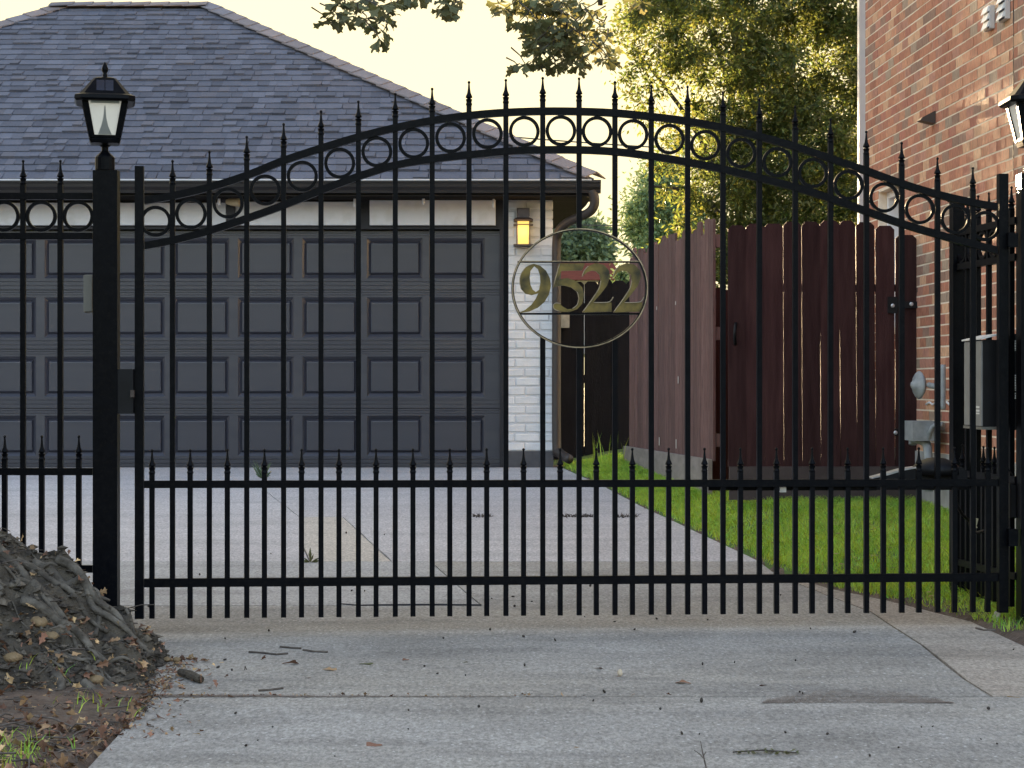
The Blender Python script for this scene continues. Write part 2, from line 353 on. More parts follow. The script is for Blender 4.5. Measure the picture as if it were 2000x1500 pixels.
# ------------------------------------------------------------------ ground
EDGE = [(1.0,3.4),(6.0,2.9),(6.9,2.7),(7.5,2.25),(7.99,2.07),(8.64,1.99),(9.28,1.76),(9.73,1.547),(10.66,1.367),(14.18,.909),(15.89,.733),(18.0,.44),(19,.4)]
def edge_x(Y):
    if Y <= EDGE[0][0]: return 30.
    for (a, xa), (b, xb) in zip(EDGE, EDGE[1:]):
        if Y <= b: return xa + (xb-xa)*(Y-a)/(b-a)
    return .38
def sm(t): t = max(0, min(1, t)); return t*t*(3-2*t)
def left_x(Y):
    if Y > 8.15: return -9.0 if Y < 18.2 else 99
    for (a, xa), (b, xb) in zip(((0,-1.25),(6.9,-1.25),(7.3,-1.35),(7.75,-1.53),(8.15,-1.66)), ((6.9,-1.25),(7.3,-1.35),(7.75,-1.53),(8.15,-1.66))):
        if Y <= b: return xa + (xb-xa)*(Y-a)/(b-a)
    return -1.66
def ground_z(X, Y):
    z = gz(Y) if Y > -5 else -.155
    if Y > 0:
        e = edge_x(Y)
        if X > e: return z + .012 + .11*sm((X-e-.02)/.75)*sm((Y-7.6)/2)
        left = left_x(Y)
        if left < X <= e: return z - .035
        if X <= left and Y < 8.15: return z + .012 + .03*sm((-1.25-X)/.5)
    return z + (.0 if Y > 0 else -.02)
def axis_vals(lo, a, b, hi, step):
    v = list(np.arange(a, b+1e-6, step)); q = step
    x = b
    while x < hi: q *= 1.5; x += q; v.append(min(x, hi))
    q = step; x = a; pre = []
    while x > lo: q *= 1.5; x -= q; pre.append(max(x, lo))
    return np.array(sorted(pre) + v)
xs = axis_vals(-500, -3.2, 3.4, 500, .06); ys = axis_vals(-60, 5, 19, 900, .08)
gx, gy = np.meshgrid(xs, ys); V = np.zeros((gx.size, 3)); V[:,0] = gx.ravel(); V[:,1] = gy.ravel()
V[:,2] = [ground_z(a, b) for a, b in zip(V[:,0], V[:,1])]
nx, ny = len(xs), len(ys); i, j = np.meshgrid(np.arange(nx-1), np.arange(ny-1)); a = (j*nx+i).ravel()
Fq = np.stack([a, a+1, a+nx+1, a+nx], 1)
gm = M['turf']
gr = npmesh('ground', V, Fq, gm, smooth=True); gr['kind'] = 'structure'
# soil on the front left verge and under the drive
gr.data.materials.append(M['soil'])
cx = (V[Fq[:,0],0]+V[Fq[:,2],0])/2; cy = (V[Fq[:,0],1]+V[Fq[:,2],1])/2
mi = np.zeros(len(Fq), dtype=np.int32)
for k in range(len(Fq)):
    if cx[k] < edge_x(cy[k])+.02 and 0 < cy[k] < 18.3: mi[k] = 1
    elif cx[k] < edge_x(cy[k])+.25 and 7.6 < cy[k] < 10.2: mi[k] = 1
gr.data.polygons.foreach_set('material_index', mi)

# ------------------------------------------------------------------ driveway slabs
drive = setting('driveway')
def inset(poly, d):
    out = []; n = len(poly)
    area = sum(poly[i][0]*poly[(i+1)%n][1]-poly[(i+1)%n][0]*poly[i][1] for i in range(n))
    s = 1 if area > 0 else -1
    for i in range(n):
        p0, p1, p2 = Vector(poly[i-1]), Vector(poly[i]), Vector(poly[(i+1)%n])
        e1 = (p1-p0).normalized(); e2 = (p2-p1).normalized()
        n1 = Vector((-e1.y, e1.x))*s; n2 = Vector((-e2.y, e2.x))*s
        b = (n1+n2); b = b/max(.5, b.length_squared/2)
        out.append((p1.x + b.x*d, p1.y + b.y*d))
    return out
def refine(poly, step=.35, amp=.004):
    out = []
    for i, p in enumerate(poly):
        q = poly[(i+1) % len(poly)]; L = math.dist(p, q); n = max(1, int(L/step)) if L < 6 else 1
        for k in range(n):
            t = k/n; j = amp if k else 0
            out.append((p[0]+(q[0]-p[0])*t + rnd.uniform(-j,j), p[1]+(q[1]-p[1])*t + rnd.uniform(-j,j)))
    return out
tanL = [(1.66,6.9),(1.641,7.233),(1.645,8.02),(1.606,8.95),(1.503,9.455),(1.393,10.06)]
slabs = [
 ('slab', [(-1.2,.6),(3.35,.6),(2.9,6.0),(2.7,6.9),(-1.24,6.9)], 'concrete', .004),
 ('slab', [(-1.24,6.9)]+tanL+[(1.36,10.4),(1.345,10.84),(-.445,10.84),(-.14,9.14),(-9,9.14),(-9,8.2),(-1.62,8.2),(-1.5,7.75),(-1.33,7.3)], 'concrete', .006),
 ('slab', [(-9,9.14),(-.14,9.14),(-.445,10.84),(-9,10.84)], 'concrete_patch', .004),
 ('slab', tanL+[(1.47,10.02),(1.547,9.73),(1.76,9.28),(1.99,8.64),(2.05,7.99),(2.25,7.5),(2.7,6.9)], 'concrete_tan', .005),
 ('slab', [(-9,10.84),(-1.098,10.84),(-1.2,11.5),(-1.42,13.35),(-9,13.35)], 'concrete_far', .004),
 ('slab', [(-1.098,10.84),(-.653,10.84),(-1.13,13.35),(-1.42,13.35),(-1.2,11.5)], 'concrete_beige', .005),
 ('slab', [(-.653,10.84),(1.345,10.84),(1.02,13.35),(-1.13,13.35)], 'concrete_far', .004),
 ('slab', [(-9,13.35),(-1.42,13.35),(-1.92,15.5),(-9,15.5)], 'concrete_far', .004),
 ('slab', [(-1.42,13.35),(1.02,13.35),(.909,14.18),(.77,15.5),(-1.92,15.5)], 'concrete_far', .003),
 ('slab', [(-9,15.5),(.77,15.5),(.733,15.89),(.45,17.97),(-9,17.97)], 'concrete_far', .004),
]
for nm, poly, mt, gap in slabs:
    mb = MB().prism([refine(inset(poly, gap))], -.09, .002, 'z', fa=lambda x, y: .031*y)
    part(nm, mb, M[mt], drive)

# ------------------------------------------------------------------ garage
YW, YD = 18.0, 18.12
garage = thing('garage', 'dark slate two car garage with hipped shingle roof and white brick pier', 'garage', (-4, 20, .56))
kw = YW / F
def gx_(px, Y=YW): return (px-1000)/F*Y
def gz_(py, Y=YW): return CZ + (HZ-py)/F*Y
# walls
mb = MB()
mb.box(-8.5, -4.93, YW+.01, YW+.2, .4, gz_(380)); mb.box(-8.5, -8.3, YW+.2, 25.2, .4, gz_(380)); mb.box(.18, .365, YW+.14, 25.2, .4, gz_(380)); mb.box(-8.3, .18, 25.0, 25.2, .4, gz_(380))
part('wall', mb, M['white_mortar'], garage)
# pier: mortar core and painted bricks
x0, x1 = gx_(990), gx_(1080)
part('pier', MB().box(x0+.004, x1-.004, YW+.008, YW+.14, gz_(882), gz_(388)), M['white_mortar'], garage)
part('pier_base', MB().box(x0-.002, x1+.004, YW-.01, YW+.15, .50, gz_(881)), M['slate_base'], garage)
course = 18.15/ (F/YW); zt = gz_(881); i = 0
while zt < gz_(400):
    z1 = zt + course - .012
    cuts = [x0]
    off = .075 if i % 2 else .165
    xx = x0 + off + rnd.uniform(-.006,.006)
    while xx < x1 - .03: cuts.append(xx); xx += .228 + rnd.uniform(-.008,.008)
    cuts.append(x1)
    for a, b in zip(cuts, cuts[1:]):
        dy = rnd.uniform(-.002,.003)
        mb = MB().bbox(a+(.006 if a > x0 else 0), b-(.006 if b < x1 else 0), YW-.001+dy, YW+.06, zt+.004+rnd.uniform(0,.002), min(z1, gz_(390))-rnd.uniform(0,.002), .006)
        part('brick', mb, M['white_brick'], garage)
    zt += course; i += 1
# header: dark backing, white boards
part('header', MB().box(-5.2, x0-.002, YW+.03, YW+.16, gz_(447), gz_(372)), M['trim_dark'], garage)
for a, b, t in ((-260, 442, 396), (460, 700, 394), (722, 968, 391)):
    part('header_board', MB().bbox(gx_(a), gx_(b), YW-.012, YW+.03, gz_(440), gz_(t), .004), M['white_board'], garage)
part('door_frame', MB().box(gx_(976), x0-.001, YW+.005, YW+.17, .55, gz_(447)), M['trim_dark'], garage)
part('door_frame', MB().box(gx_(-66), gx_(-50), YW+.005, YW+.17, .55, gz_(447)), M['trim_dark'], garage)
part('fascia_board', MB().box(-8.6, .40, YW-.28, YW+.02, gz_(378), gz_(376)+.02), M['trim_dark'], garage)
# soffits, front and right side
part('soffit', MB().box(-8.85, .66, 17.63, YW+.03, gz_(391), gz_(391)+.012), M['soffit'], garage)
part('soffit', MB().prism([[(.366,YW+.032),(.72,YW+.032),(.70,18.9),(.62,20.4),(.53,21.6),(.366,21.6)]], gz_(384), gz_(384)+.012, 'z'), M['soffit'], garage)
part('frieze', MB().box(-8.88, .715, 17.674, 17.69, gz_(391), gz_(351, 17.55)), M['trim_dark'], garage)
# door sections
door = part('garage_door', MB().box(gx_(-50), gx_(977), YD+.032, YD+.06, .555, gz_(440)), M['door'], garage)
W[door] = Vector(door.location) + W[garage]
def dz(py): return CZ + (HZ-py)/F*YD
def dx(px): return (px-1000)/F*YD
for s in range(4):
    yt = 451 + 115.4*s; yb = yt+115.4
    sec = MB()
    xa, xb = dx(-50), dx(977); K = YD-.024
    oT, oB = yt+14.5, yt+93
    def strip(ya, yb2, dep): sec.box(xa, xb, K-dep, YD+.028, dz(yb2), dz(ya))
    strip(yt+.9, yt+4.6, .003); strip(yt+5.2, yt+9.6, 0); strip(yt+10.2, oT, .002)
    strip(oB, oB+6, .002); strip(oB+6.7, oB+14, -.001); strip(oB+14.7, yt+115, .003)
    cs = [893] + [897-125.7*c for c in range(1, 8)]
    edges_ = []
    for cxp in sorted(cs): edges_.append((dx(cxp-54.5), dx(cxp+54.5)))
    xs_ = [xa] + [e for p_ in edges_ for e in p_] + [xb]
    for q in range(0, len(xs_), 2):
        if xs_[q+1] > xs_[q]: sec.box(xs_[q], xs_[q+1], K-.0005, YD+.027, dz(oB+.1), dz(oT-.1))
    part('door_section', sec, M['door'], door)
    for cxp in cs:
        X0, X1, Z0, Z1 = dx(cxp-54.5), dx(cxp+54.5), dz(oB), dz(oT)
        vs_ = []
        for ins, up_, yy in ((0, 0, K), (.030, .034, K+.025), (.040, .050, K+.004), (.046, .056, K+.003)):
            vs_ += [(X0+ins,yy,Z0+up_),(X1-ins,yy,Z0+up_),(X1-ins,yy,Z1-up_),(X0+ins,yy,Z1-up_)]
        fs = [(k*4+q, k*4+(q+1)%4, k*4+4+(q+1)%4, k*4+4+q) for k in range(3) for q in range(4)] + [(12,13,14,15)]
        part('door_panel', MB().add(vs_, fs), M['door'], door)
part('door_handle', MB().box(dx(70), dx(79), YD-.02, YD-.001, dz(740), dz(708)), M['door'], door)
# gutter: extruded profile (Y,z)
def gprof(Y0, zt):
    return [(Y0, zt), (Y0, zt-.022), (Y0+.012, zt-.03), (Y0+.016, zt-.06), (Y0+.04, zt-.085), (Y0+.045, zt-.112), (Y0+.12, zt-.112), (Y0+.12, zt)]
GT = gz_(351, 17.55); ZE_ = GT+.012
part('gutter', MB().prism([gprof(17.55, GT)], -9.0, (1174-1000)/F*17.55, 'x'), M['gutter'], garage)
part('gutter_lip', MB().box(-9.0, .70, 17.54, 17.549, GT-.007, GT+.006), M['drip'], garage)
part('rake_board', MB().box(.40, .722, 18.5, 18.52, gz_(384), ZE_), M['gutter_brown'], garage)
# downspout with its curl under the corner
pth = [P(1156,372,17.62), P(1161,386,17.62), P(1160,402,17.63), P(1150,415,17.66), P(1128,425,17.74), P(1106,436,17.82), P(1092,452,17.88), P(1087,480,17.94), P(1087,600,17.95), P(1087,860,17.95), P(1093,884,17.9), P(1112,897,17.7)]
def smooth_path(pts, n=5):
    out = []
    for i in range(len(pts)-1):
        p0 = pts[max(i-1,0)]; p1 = pts[i]; p2 = pts[i+1]; p3 = pts[min(i+2,len(pts)-1)]
        for k in range(n):
            t = k/n
            out.append(.5*((2*p1)+(p2-p0)*t+(2*p0-5*p1+4*p2-p3)*t*t+(3*p1-p0-3*p2+p3)*t*t*t))
    out.append(pts[-1]); return out
part('downspout', MB().tube(smooth_path(pth), .042, 10), M['gutter_brown'], garage, smooth=True)
# roof shell
E0, E1, YE, ZE = -8.9, .722, 17.6, GT+.012
D = 3.988; ZR = CZ + (HZ-14)/F*(YE+D); sl_ = (ZR-ZE)/D; XR0, XR1 = E0+D, E1-D; YR = YE+D
roof = part('roof', MB().add([(E0,YE,ZE-.02),(E1,YE,ZE-.02),(XR1,YR,ZR-.02),(XR0,YR,ZR-.02),(.2,YE+2*D-.52,ZE+.28),(E0,YE+2*D,ZE-.02),(E1,18.5,ZE-.02),(.2,18.5,ZE+.28)],
    [(0,1,2,3),(1,6,7,4,2),(4,5,3,2),(5,0,3)]), M['roof_under'], garage)
NROW = 31; cr = D/NROW
parts_left = 300; far = MB(); k = 0
def slope_pt(x, d, h): return (x, YE + d - h*.497, ZE + d*sl_ + h*.868)
order = []
for r_ in range(NROW):
    d0 = r_*cr - (.02 if r_ == 0 else 0); d1 = (r_+1)*cr + .02
    x = E0 + d0 + .02 + rnd.uniform(0,.2)
    xe = E1 - d0 - .02
    while x < xe:
        wd = rnd.choice((.08,.10,.12,.14,.17)) * rnd.uniform(.9,1.1)
        xb = min(x+wd, xe); order.append((r_, x, xb, d0, d1)); x = xb
cand = [o for o in order if -4.75 < o[1] < .7]
rnd.shuffle(cand)
chosen = set(id(o) for o in sorted(cand, key=lambda o: o[0]+rnd.random()*3)[:300])
for o in order:
    r_, xa, xb, d0, d1 = o
    thick = rnd.choice((.015,.016,.018,.030))
    w0 = rnd.uniform(-.004,.004)
    # clip to hips
    top_a = max(xa, E0+d1); top_b = min(xb, E1-d1)
    if top_b - top_a < .01: top_a = top_b = max(min((xa+xb)/2, E1-d1), E0+d1)
    skew = rnd.uniform(-.008,.008)
    v = [slope_pt(xa+.001, d0+w0, .002), slope_pt(xb-.001, d0+w0, .002), slope_pt(top_b, d1, -.004), slope_pt(top_a, d1, -.004),
         slope_pt(xa+.001+skew, d0+w0, thick), slope_pt(xb-.001+skew, d0+w0, thick), slope_pt(top_b, d1, .004), slope_pt(top_a, d1, .004)]
    f = [(4,5,6,7),(0,1,5,4),(1,2,6,5),(3,0,4,7),(0,3,2,1)]
    if id(o) in chosen: part('shingle', MB().add(v, f), M['shingle'], roof)
    else: far.add(v, f)
part('shingle_courses', far, M['shingle'], roof, kind='stuff')
# hip and ridge caps
def caps(p, q, n, nm, wd=.13):
    p, q = Vector(p), Vector(q); t = (q-p).normalized(); side = t.cross(Vector((0,0,1))).normalized()
    up = side.cross(t).normalized()
    for i in range(n):
        a = p + (q-p)*(i/n) ; b = p + (q-p)*((i+1.25)/n)
        lift = .034; drop = .055
        v = [a+up*lift, a+side*wd-up*(drop-lift)*.8, a-side*wd-up*(drop-lift)*.8, b+up*(lift-.012), b+side*wd-up*(drop-lift+.01), b-side*wd-up*(drop-lift+.01)]
        v += [x - up*.012 for x in v]
        f = [(0,1,4,3),(0,3,5,2),(0,6,7,1),(0,2,8,6),(1,7,10,4),(2,5,11,8),(3,4,10,9),(3,9,11,5),(6,9,10,7),(6,8,11,9)]
        part(nm, MB().add(v, f), M['ridge_cap'], roof)
caps((E1+.02, YE-.02, ZE+.03), (XR1, YR, ZR+.03), 27, 'hip_cap')
caps((XR0-1.6, YR-1.6, ZR-1.6*sl_+.012), (XR0, YR, ZR+.012), 11, 'hip_cap')
caps((XR1-.02, YR, ZR+.03), (XR0-.02, YR, ZR+.03), 8, 'ridge_cap')
# wall lamp on the pier
wl = thing('wall_lantern', 'lit amber glass wall lantern with dark frame on the white brick pier', 'lantern', P(1022, 482, YW-.08))
part('back_plate', MB().bbox(gx_(1009), gx_(1034), YW-.10, YW-.004, gz_(431), gz_(408), .006), M['fixture'], wl)
cap = MB(); Yc = YW-.085; c = P(1022, 433, Yc)
def sqloft(mb, cx, cy, secs):   # secs: (half width, z)
    v = []
    for h, z in secs: v += [(cx-h,cy-h,z),(cx+h,cy-h,z),(cx+h,cy+h,z),(cx-h,cy+h,z)]
    n = len(secs); f = [(k*4+q, k*4+(q+1)%4, k*4+4+(q+1)%4, k*4+4+q) for k in range(n-1) for q in range(4)]
    f += [(3,2,1,0), tuple(range((n-1)*4, n*4))]; return mb.add(v, f)
sqloft(cap, c.x, Yc, [(.085, gz_(434)), (.088, gz_(431)), (.055, gz_(427)), (.05, gz_(410))]); part('cap', cap, M['fixture'], wl)
fr = MB()
for sx in (-1, 1):
    for sy in (-1, 1): fr.box(c.x+sx*.058-.004, c.x+sx*.058+.004, Yc+sy*.058-.004, Yc+sy*.058+.004, gz_(480), gz_(433))
for sy in (-1, 1): fr.box(c.x-.088, c.x+.088, Yc+sy*.066-.003, Yc+sy*.066+.003, gz_(442), gz_(440))
part('frame', fr, M['fixture'], wl)
part('base_plate', sqloft(MB(), c.x, Yc, [(.088, gz_(482)), (.088, gz_(479.3))]), M['fixture'], wl)
part('glass', sqloft(MB(), c.x, Yc, [(.047, gz_(479)), (.051, gz_(434.5))]), M['warm_glass'], wl)
pl = bpy.data.lights.new('lantern_light', 'POINT'); pl.energy = .13; pl.color = (1,.55,.16); pl.shadow_soft_size = .05
po = bpy.data.objects.new('lantern_light', pl); COL.objects.link(po); po.parent = wl; po.location = Vector((c.x, YW-.2, gz_(455))) - W[wl]
# flood lights under the eave
fl = thing('flood_light', 'old tan twin flood light on dark bracket below the garage eave', 'light', P(455, 400, 17.9))
part('bracket', MB().box(gx_(444, 17.97), gx_(459, 17.97), 17.94, 17.985, gz_(440), gz_(397)), M['trim_dark'], fl)
part('lamp_head', MB().lathe([(.008,-.075),(.02,-.07),(.035,-.03),(.045,.03),(.05,.05),(.04,.052)], P(457, 394, 17.86), 12, 'x'), M['flood'], fl, smooth=True)
part('lamp_head', MB().lathe([(.012,-.05),(.028,-.03),(.03,.02),(.018,.03)], P(441, 390, 17.88), 12, 'x'), M['trim_dark'], fl, smooth=True, label='dark rear lamp head')
for px, py in ((290, 388), (428, 392), (693, 396), (827, 391), (964, 397)):
    p = P(px, py, 17.86)
    b = part('string_bulb', MB().lathe([(.004,.04),(.012,.036),(.013,.01),(.017,-.01),(.013,-.03),(.004,-.042)], p, 8), M['bulb'], smooth=True)
    tag(b, 'small clear bulb clipped under the dark garage eave', 'bulb', 'small bulbs clipped under the eave')

# ------------------------------------------------------------------ black dog-ear fence beyond the garage corner
def dogear(w, h, t=.018, ear=.022, tilt=0, dz0=0):
    return [[(-w/2, 0), (w/2, 0), (w/2+tilt, h-ear), (w/2-ear+tilt, h), (-w/2+ear+tilt, h), (-w/2+tilt, h-ear)]], t
def picket(parent, x, y, z, w, h, m, rot=0, tilt=0, ear=.022, name='board'):
    loops, t = dogear(w, h, .018, ear, tilt)
    mb = MB().prism(loops, -t/2, t/2, 'y'); me = mb.mesh(name)
    o = link(name, me, m, (x, y, z), parent); o.rotation_euler = (0, 0, rot); return o
bf = thing('wooden_fence', 'black dog eared board fence across the gap beside the garage', 'fence', P(1160, 912, 19.2))
Yb = 19.2; kb = F/Yb
xp = 1060
while xp < 1246:
    wpx = 27; gap = 1
    z0 = gz_(914, Yb); tp = 547 + rnd.uniform(-3,3)
    h = (914-tp)/kb
    picket(bf, (xp+wpx/2-1000)/kb, Yb+(.004 if int(xp/27)%2 else 0), z0, (wpx+(-.6 if 1100<xp<1150 else .5))/kb, h, M['black_picket'], tilt=rnd.uniform(-.002,.002), ear=.03)
    xp += wpx
for py in (600, 740, 880): part('rail', MB().box((1060-1000)/kb, 250/kb, Yb+.012, Yb+.05, gz_(py, Yb)-.04, gz_(py, Yb)+.04), M['black_picket'], bf)
part('reflector', MB().box(gx_(1096, 19.1), gx_(1112, 19.1), 19.05, 19.17, gz_(640, 19.1), gz_(615, 19.1)), M['meter'], bf, label='silver metal bracket')

# weathered fence receding along the lawn
n0, n1 = Vector((1.418, 14.0, 0)), Vector((1.02, 17.5, 0))
wf = thing('wooden_fence', 'weathered reddish brown board fence with ragged tops along the lawn', 'fence', (1.418, 14.0, gz(14)+.05))
dv = (n1-n0); Lf = dv.length; dv.normalize(); ang = math.atan2(dv.y, dv.x); nrm = Vector((dv.y, -dv.x, 0))
nb = int(Lf/.137); tops = {0:.0,1:.012,2:-.09,3:.015,4:.02,5:-.05}
for i in range(nb):
    p = n0 + dv*((i+.5)*.137)
    zb = CZ + (HZ - (897 + (871-897)*i/nb))/F*p.y - .01
    ztop = CZ + 1.178 + (rnd.uniform(-.06,.03) if i not in tops else tops[i]) - (.05 if i % 5 == 4 else 0)
    tl = rnd.uniform(-.014,.014)
    picket(wf, p.x, p.y, zb, .137-rnd.choice((.002,.004,.008)), ztop-zb, M['weathered_picket'], rot=ang+rnd.uniform(-.02,.02)+math.pi, tilt=tl, ear=rnd.choice((.004,.012,.03)))
    if i in (2, 5, 9): 
        q = p + nrm*-.012 
kb_pts = []
z00 = CZ + (HZ-897)/F*14.0; z01 = CZ + (HZ-966)/F*14.0; z10 = CZ + (HZ-871)/F*17.5; z11 = CZ+(HZ-916)/F*17.5
side = Vector((dv.y, -dv.x, 0))
if side.x > 0: side = -side
a0 = n0 + side*.014; a1 = n1 + side*.014; b0 = n0 + side*.044; b1 = n1 + side*.044
part('kick_board', MB().add([(a0.x,a0.y,z01),(a1.x,a1.y,z11),(a1.x,a1.y,z10),(a0.x,a0.y,z00),(b0.x,b0.y,z01),(b1.x,b1.y,z11),(b1.x,b1.y,z10),(b0.x,b0.y,z00)],
    [(0,1,2,3),(4,7,6,5),(0,4,5,1),(1,5,6,2),(2,6,7,3),(3,7,4,0)]), M['kick'], wf)
for zr in (.25, 1.0, 1.65):
    a = n0 - side*.015; b = n1 - side*.015; c_ = n0 - side*.05; d_ = n1 - side*.05; zz = gz(15)+.15+zr
    part('rail', MB().add([(a.x,a.y,zz),(b.x,b.y,zz),(b.x,b.y,zz+.09),(a.x,a.y,zz+.09),(c_.x,c_.y,zz),(d_.x,d_.y,zz),(d_.x,d_.y,zz+.09),(c_.x,c_.y,zz+.09)],
      [(0,1,2,3),(4,7,6,5),(0,4,5,1),(1,5,6,2),(2,6,7,3),(3,7,4,0)]), M['weathered_picket'], wf)
for i, (px, py, hh) in enumerate(((1291, 862, 17), (1324, 867, 18), (1286, 602, 7), (1323, 592, 7), (1328, 742, 14))):
    # paint chips: place on the fence face
    rx = (px-1000)/F
    t = (n0.x - rx*n0.y)/(rx*dv.y - dv.x) if abs(rx*dv.y - dv.x) > 1e-6 else 0
    p = n0 + dv*t + side*.0125
    z = CZ + (HZ-py)/F*p.y
    part('paint_chip', MB().box(p.x-.003, p.x+.0, p.y-.02, p.y+.02, z-hh/2/260, z+hh/2/260), M['chip'], wf)
# short dark piece closing the fence line
sf = thing('wooden_fence', 'low dark brown fence piece between the weathered fence and dark gate', 'fence', P(1410, 950, 14.6))
for a, b, t in ((1385, 1408, 562), (1409, 1425, 566)):
    k_ = F/14.6
    picket(sf, ((a+b)/2-1000)/k_, 14.6, gz_(958, 14.6), (b-a-.8)/k_, (958-t)/k_, M['dark_picket'], ear=.004)

# ------------------------------------------------------------------ dark dog-ear gate by the brick house
Yg = 13.2; kg = F/Yg
wg = thing('wooden_gate', 'dark brown dog eared board gate between lawn and brick house', 'gate', P(1605, 975, Yg))
gaps = [1422, 1457, 1493, 1530, 1566, 1602, 1640, 1672, 1709, 1748, 1790]
tops = [440, 437, 437, 433, 433, 431, 431, 434, 441, 459]
for i, (a, b) in enumerate(zip(gaps, gaps[1:])):
    tl = [-.003,-.005,-.006,-.006,-.006,-.008,-.012,-.010,-.004,.0][i]
    sq = [.12,.12,.3,.25,.35,.2,.45,1.1,2.4,1.4][i]
    wpx = b-a-sq
    loops, t = dogear(wpx/kg, (912-tops[i])/kg, .018, .026, tl)
    o = link('board', MB().prism(loops, -t/2, t/2, 'y').mesh('board'), M['dark_picket'], (((a+b)/2-1000)/kg - tl*.5, Yg, gz_(912, Yg)), wg)
part('kick_board', MB().box(gx_(1424, Yg), gx_(1791, Yg), Yg-.03, Yg+.01, gz_(976, Yg), gz_(911, Yg)), M['kick_dark'], wg)
for py in (562, 905): part('rail', MB().box(gx_(1423, Yg), gx_(1788, Yg), Yg+.012, Yg+.05, gz_(py+7, Yg), gz_(py-7, Yg)), M['dark_picket'], wg)
hg = part('hinge', MB().box(gx_(1733, Yg), gx_(1752, Yg), Yg-.024, Yg-.01, gz_(612, Yg), gz_(580, Yg)), M['box_black'], wg)
W[hg] = Vector(hg.location)+W[wg]
part('hinge_strap', MB().box(gx_(1736, Yg), gx_(1791, Yg), Yg-.028, Yg-.0245, gz_(602, Yg), gz_(589, Yg)), M['box_black'], wg)
for px, py in ((1743.5, 597), (1780, 594), (1749, 845)):
    part('bolt', MB().lathe([(.013,0),(.013,-.006),(.006,-.009)], P(px, py, Yg-.029), 10, 'y'), M['silver'], wg)
part('hinge', MB().box(gx_(1746, Yg), gx_(1792, Yg), Yg-.024, Yg-.01, gz_(851, Yg), gz_(837, Yg)), M['box_black'], wg)
part('latch', MB().box(gx_(1790, Yg), gx_(1801, Yg), Yg-.03, Yg-.01, gz_(571, Yg), gz_(562, Yg)), M['fixture'], wg)
part('handle', MB().tube(smooth_path([P(1437,632,Yg-.012), P(1436,640,Yg-.06), P(1435,655,Yg-.07), P(1436,672,Yg-.012)]), .011, 8), M['box_black'], wg, smooth=True)

# ------------------------------------------------------------------ brick house on the right
def wall_x(Y): return 2.6 + (14.7-Y)*.0493
wang = math.atan2(-.0493, 1)
h0 = Vector((wall_x(14.7), 14.7, 0)); wd = Vector((.0493, -1, 0)).normalized()   # along the wall towards the camera
wn = Vector((-1, -.0493, 0)).normalized()                                        # outward
hx = wd.to_3d(); 
house = thing('brick_house', 'two storey red brick house wall with white corner downspout', 'house', (h0.x+3, 12, .4))
def wp(s, n, z): p = h0 + wd*s + wn*n; return (p.x, p.y, z)      # s metres from the far corner, n proud of wall
def wbox(s0, s1, n0_, n1_, z0, z1):
    v = [wp(s0,n0_,z0),wp(s1,n0_,z0),wp(s1,n1_,z0),wp(s0,n1_,z0),wp(s0,n0_,z1),wp(s1,n0_,z1),wp(s1,n1_,z1),wp(s0,n1_,z1)]
    return v, [(0,3,2,1),(4,5,6,7),(0,1,5,4),(1,2,6,5),(2,3,7,6),(3,0,4,7)]
def s_of(px):       # distance along the wall seen at a column
    rx = (px-1000)/F
    # h0.x + wd.x s = rx (h0.y + wd.y s)
    return (rx*h0.y - h0.x)/(wd.x - rx*wd.y)
def wz(px, py): Y = h0.y + wd.y*s_of(px); return CZ + (HZ-py)/F*Y
ZF = wz(1820, 884)
win0, win1 = s_of(1716), s_of(1757); wt, wb = wz(1735, 368), wz(1735, 640)
mb = MB()
for a, b, z0, z1 in ((0, win0, ZF, 7.5), (win1, 6.3, ZF, 7.5), (win0, win1, ZF, wb), (win0, win1, wt, 7.5)):
    mb.add(*wbox(a, b, -.22, -.0008, z0, z1))
mb.box(h0.x, h0.x+6.5, 14.72, 14.95, .4, 7.5)
part('wall', mb, M['mortar'], house)
part('foundation', MB().add(*wbox(-.01, 6.3, -.2, .012, .2, ZF)), M['foundation'], house)
part('roof', MB().add([(h0.x-.5,15.3,7.5),(h0.x+7,15.3,7.5),(h0.x+7,8,7.5),(h0.x-.2,8,7.5),(h0.x-.5,15.3,7.65),(h0.x+7,15.3,7.65),(h0.x+7,8,7.65),(h0.x-.2,8,7.65),(h0.x+3,13,9.6),(h0.x+4,10,9.6)],
    [(0,1,2,3),(0,4,5,1),(1,5,6,2),(2,6,7,3),(3,7,4,0),(4,8,5),(5,8,9,6),(6,9,7),(7,9,8,4)]), M['shingle'], house)
BL, BH = .158, .0677
cands = []; crs = 0; z = ZF+.004
while z < 5.2:
    s = .012 - (BL/2 if crs % 2 else 0)
    while s < 6.2:
        a, b = max(s, .012), s+BL-.004
        if b > a + .02:
            segs = [(a, b)]
            if z+BH > wb and z < wt:
                segs = [(x, y) for x, y in ((a, min(b, win0)), (max(a, win1), b)) if y - x > .02 and not (x >= win0 and y <= win1)]
            for x, y in segs: cands.append((x, y, z, z+BH-.0095))
        s += BL
    z += BH; crs += 1
def vis(c_):
    p = Vector(wp((c_[0]+c_[1])/2, 0, c_[2])); px = 1000+F*p.x/p.y; py = HZ-F*(p.z-CZ)/p.y
    return 1690 < px < 1995 and 0 < py < 890
vb = sorted([c_ for c_ in cands if vis(c_)], key=lambda c_: -c_[0])
chosen = set(vb[:290]); rest = MB()
for c_ in cands:
    n_ = rnd.uniform(-.0015,.0015); j = rnd.uniform(-.0015,.0015)
    v, f = wbox(c_[0]+.001, c_[1]-.001+j, -.05, .0015+n_, c_[2]+rnd.uniform(0,.0015), c_[3]+j)
    if c_ in chosen: part('brick', MB().add(v, f[1:] if 0 else f), M['brick'], house)
    else: rest.add(v, f)
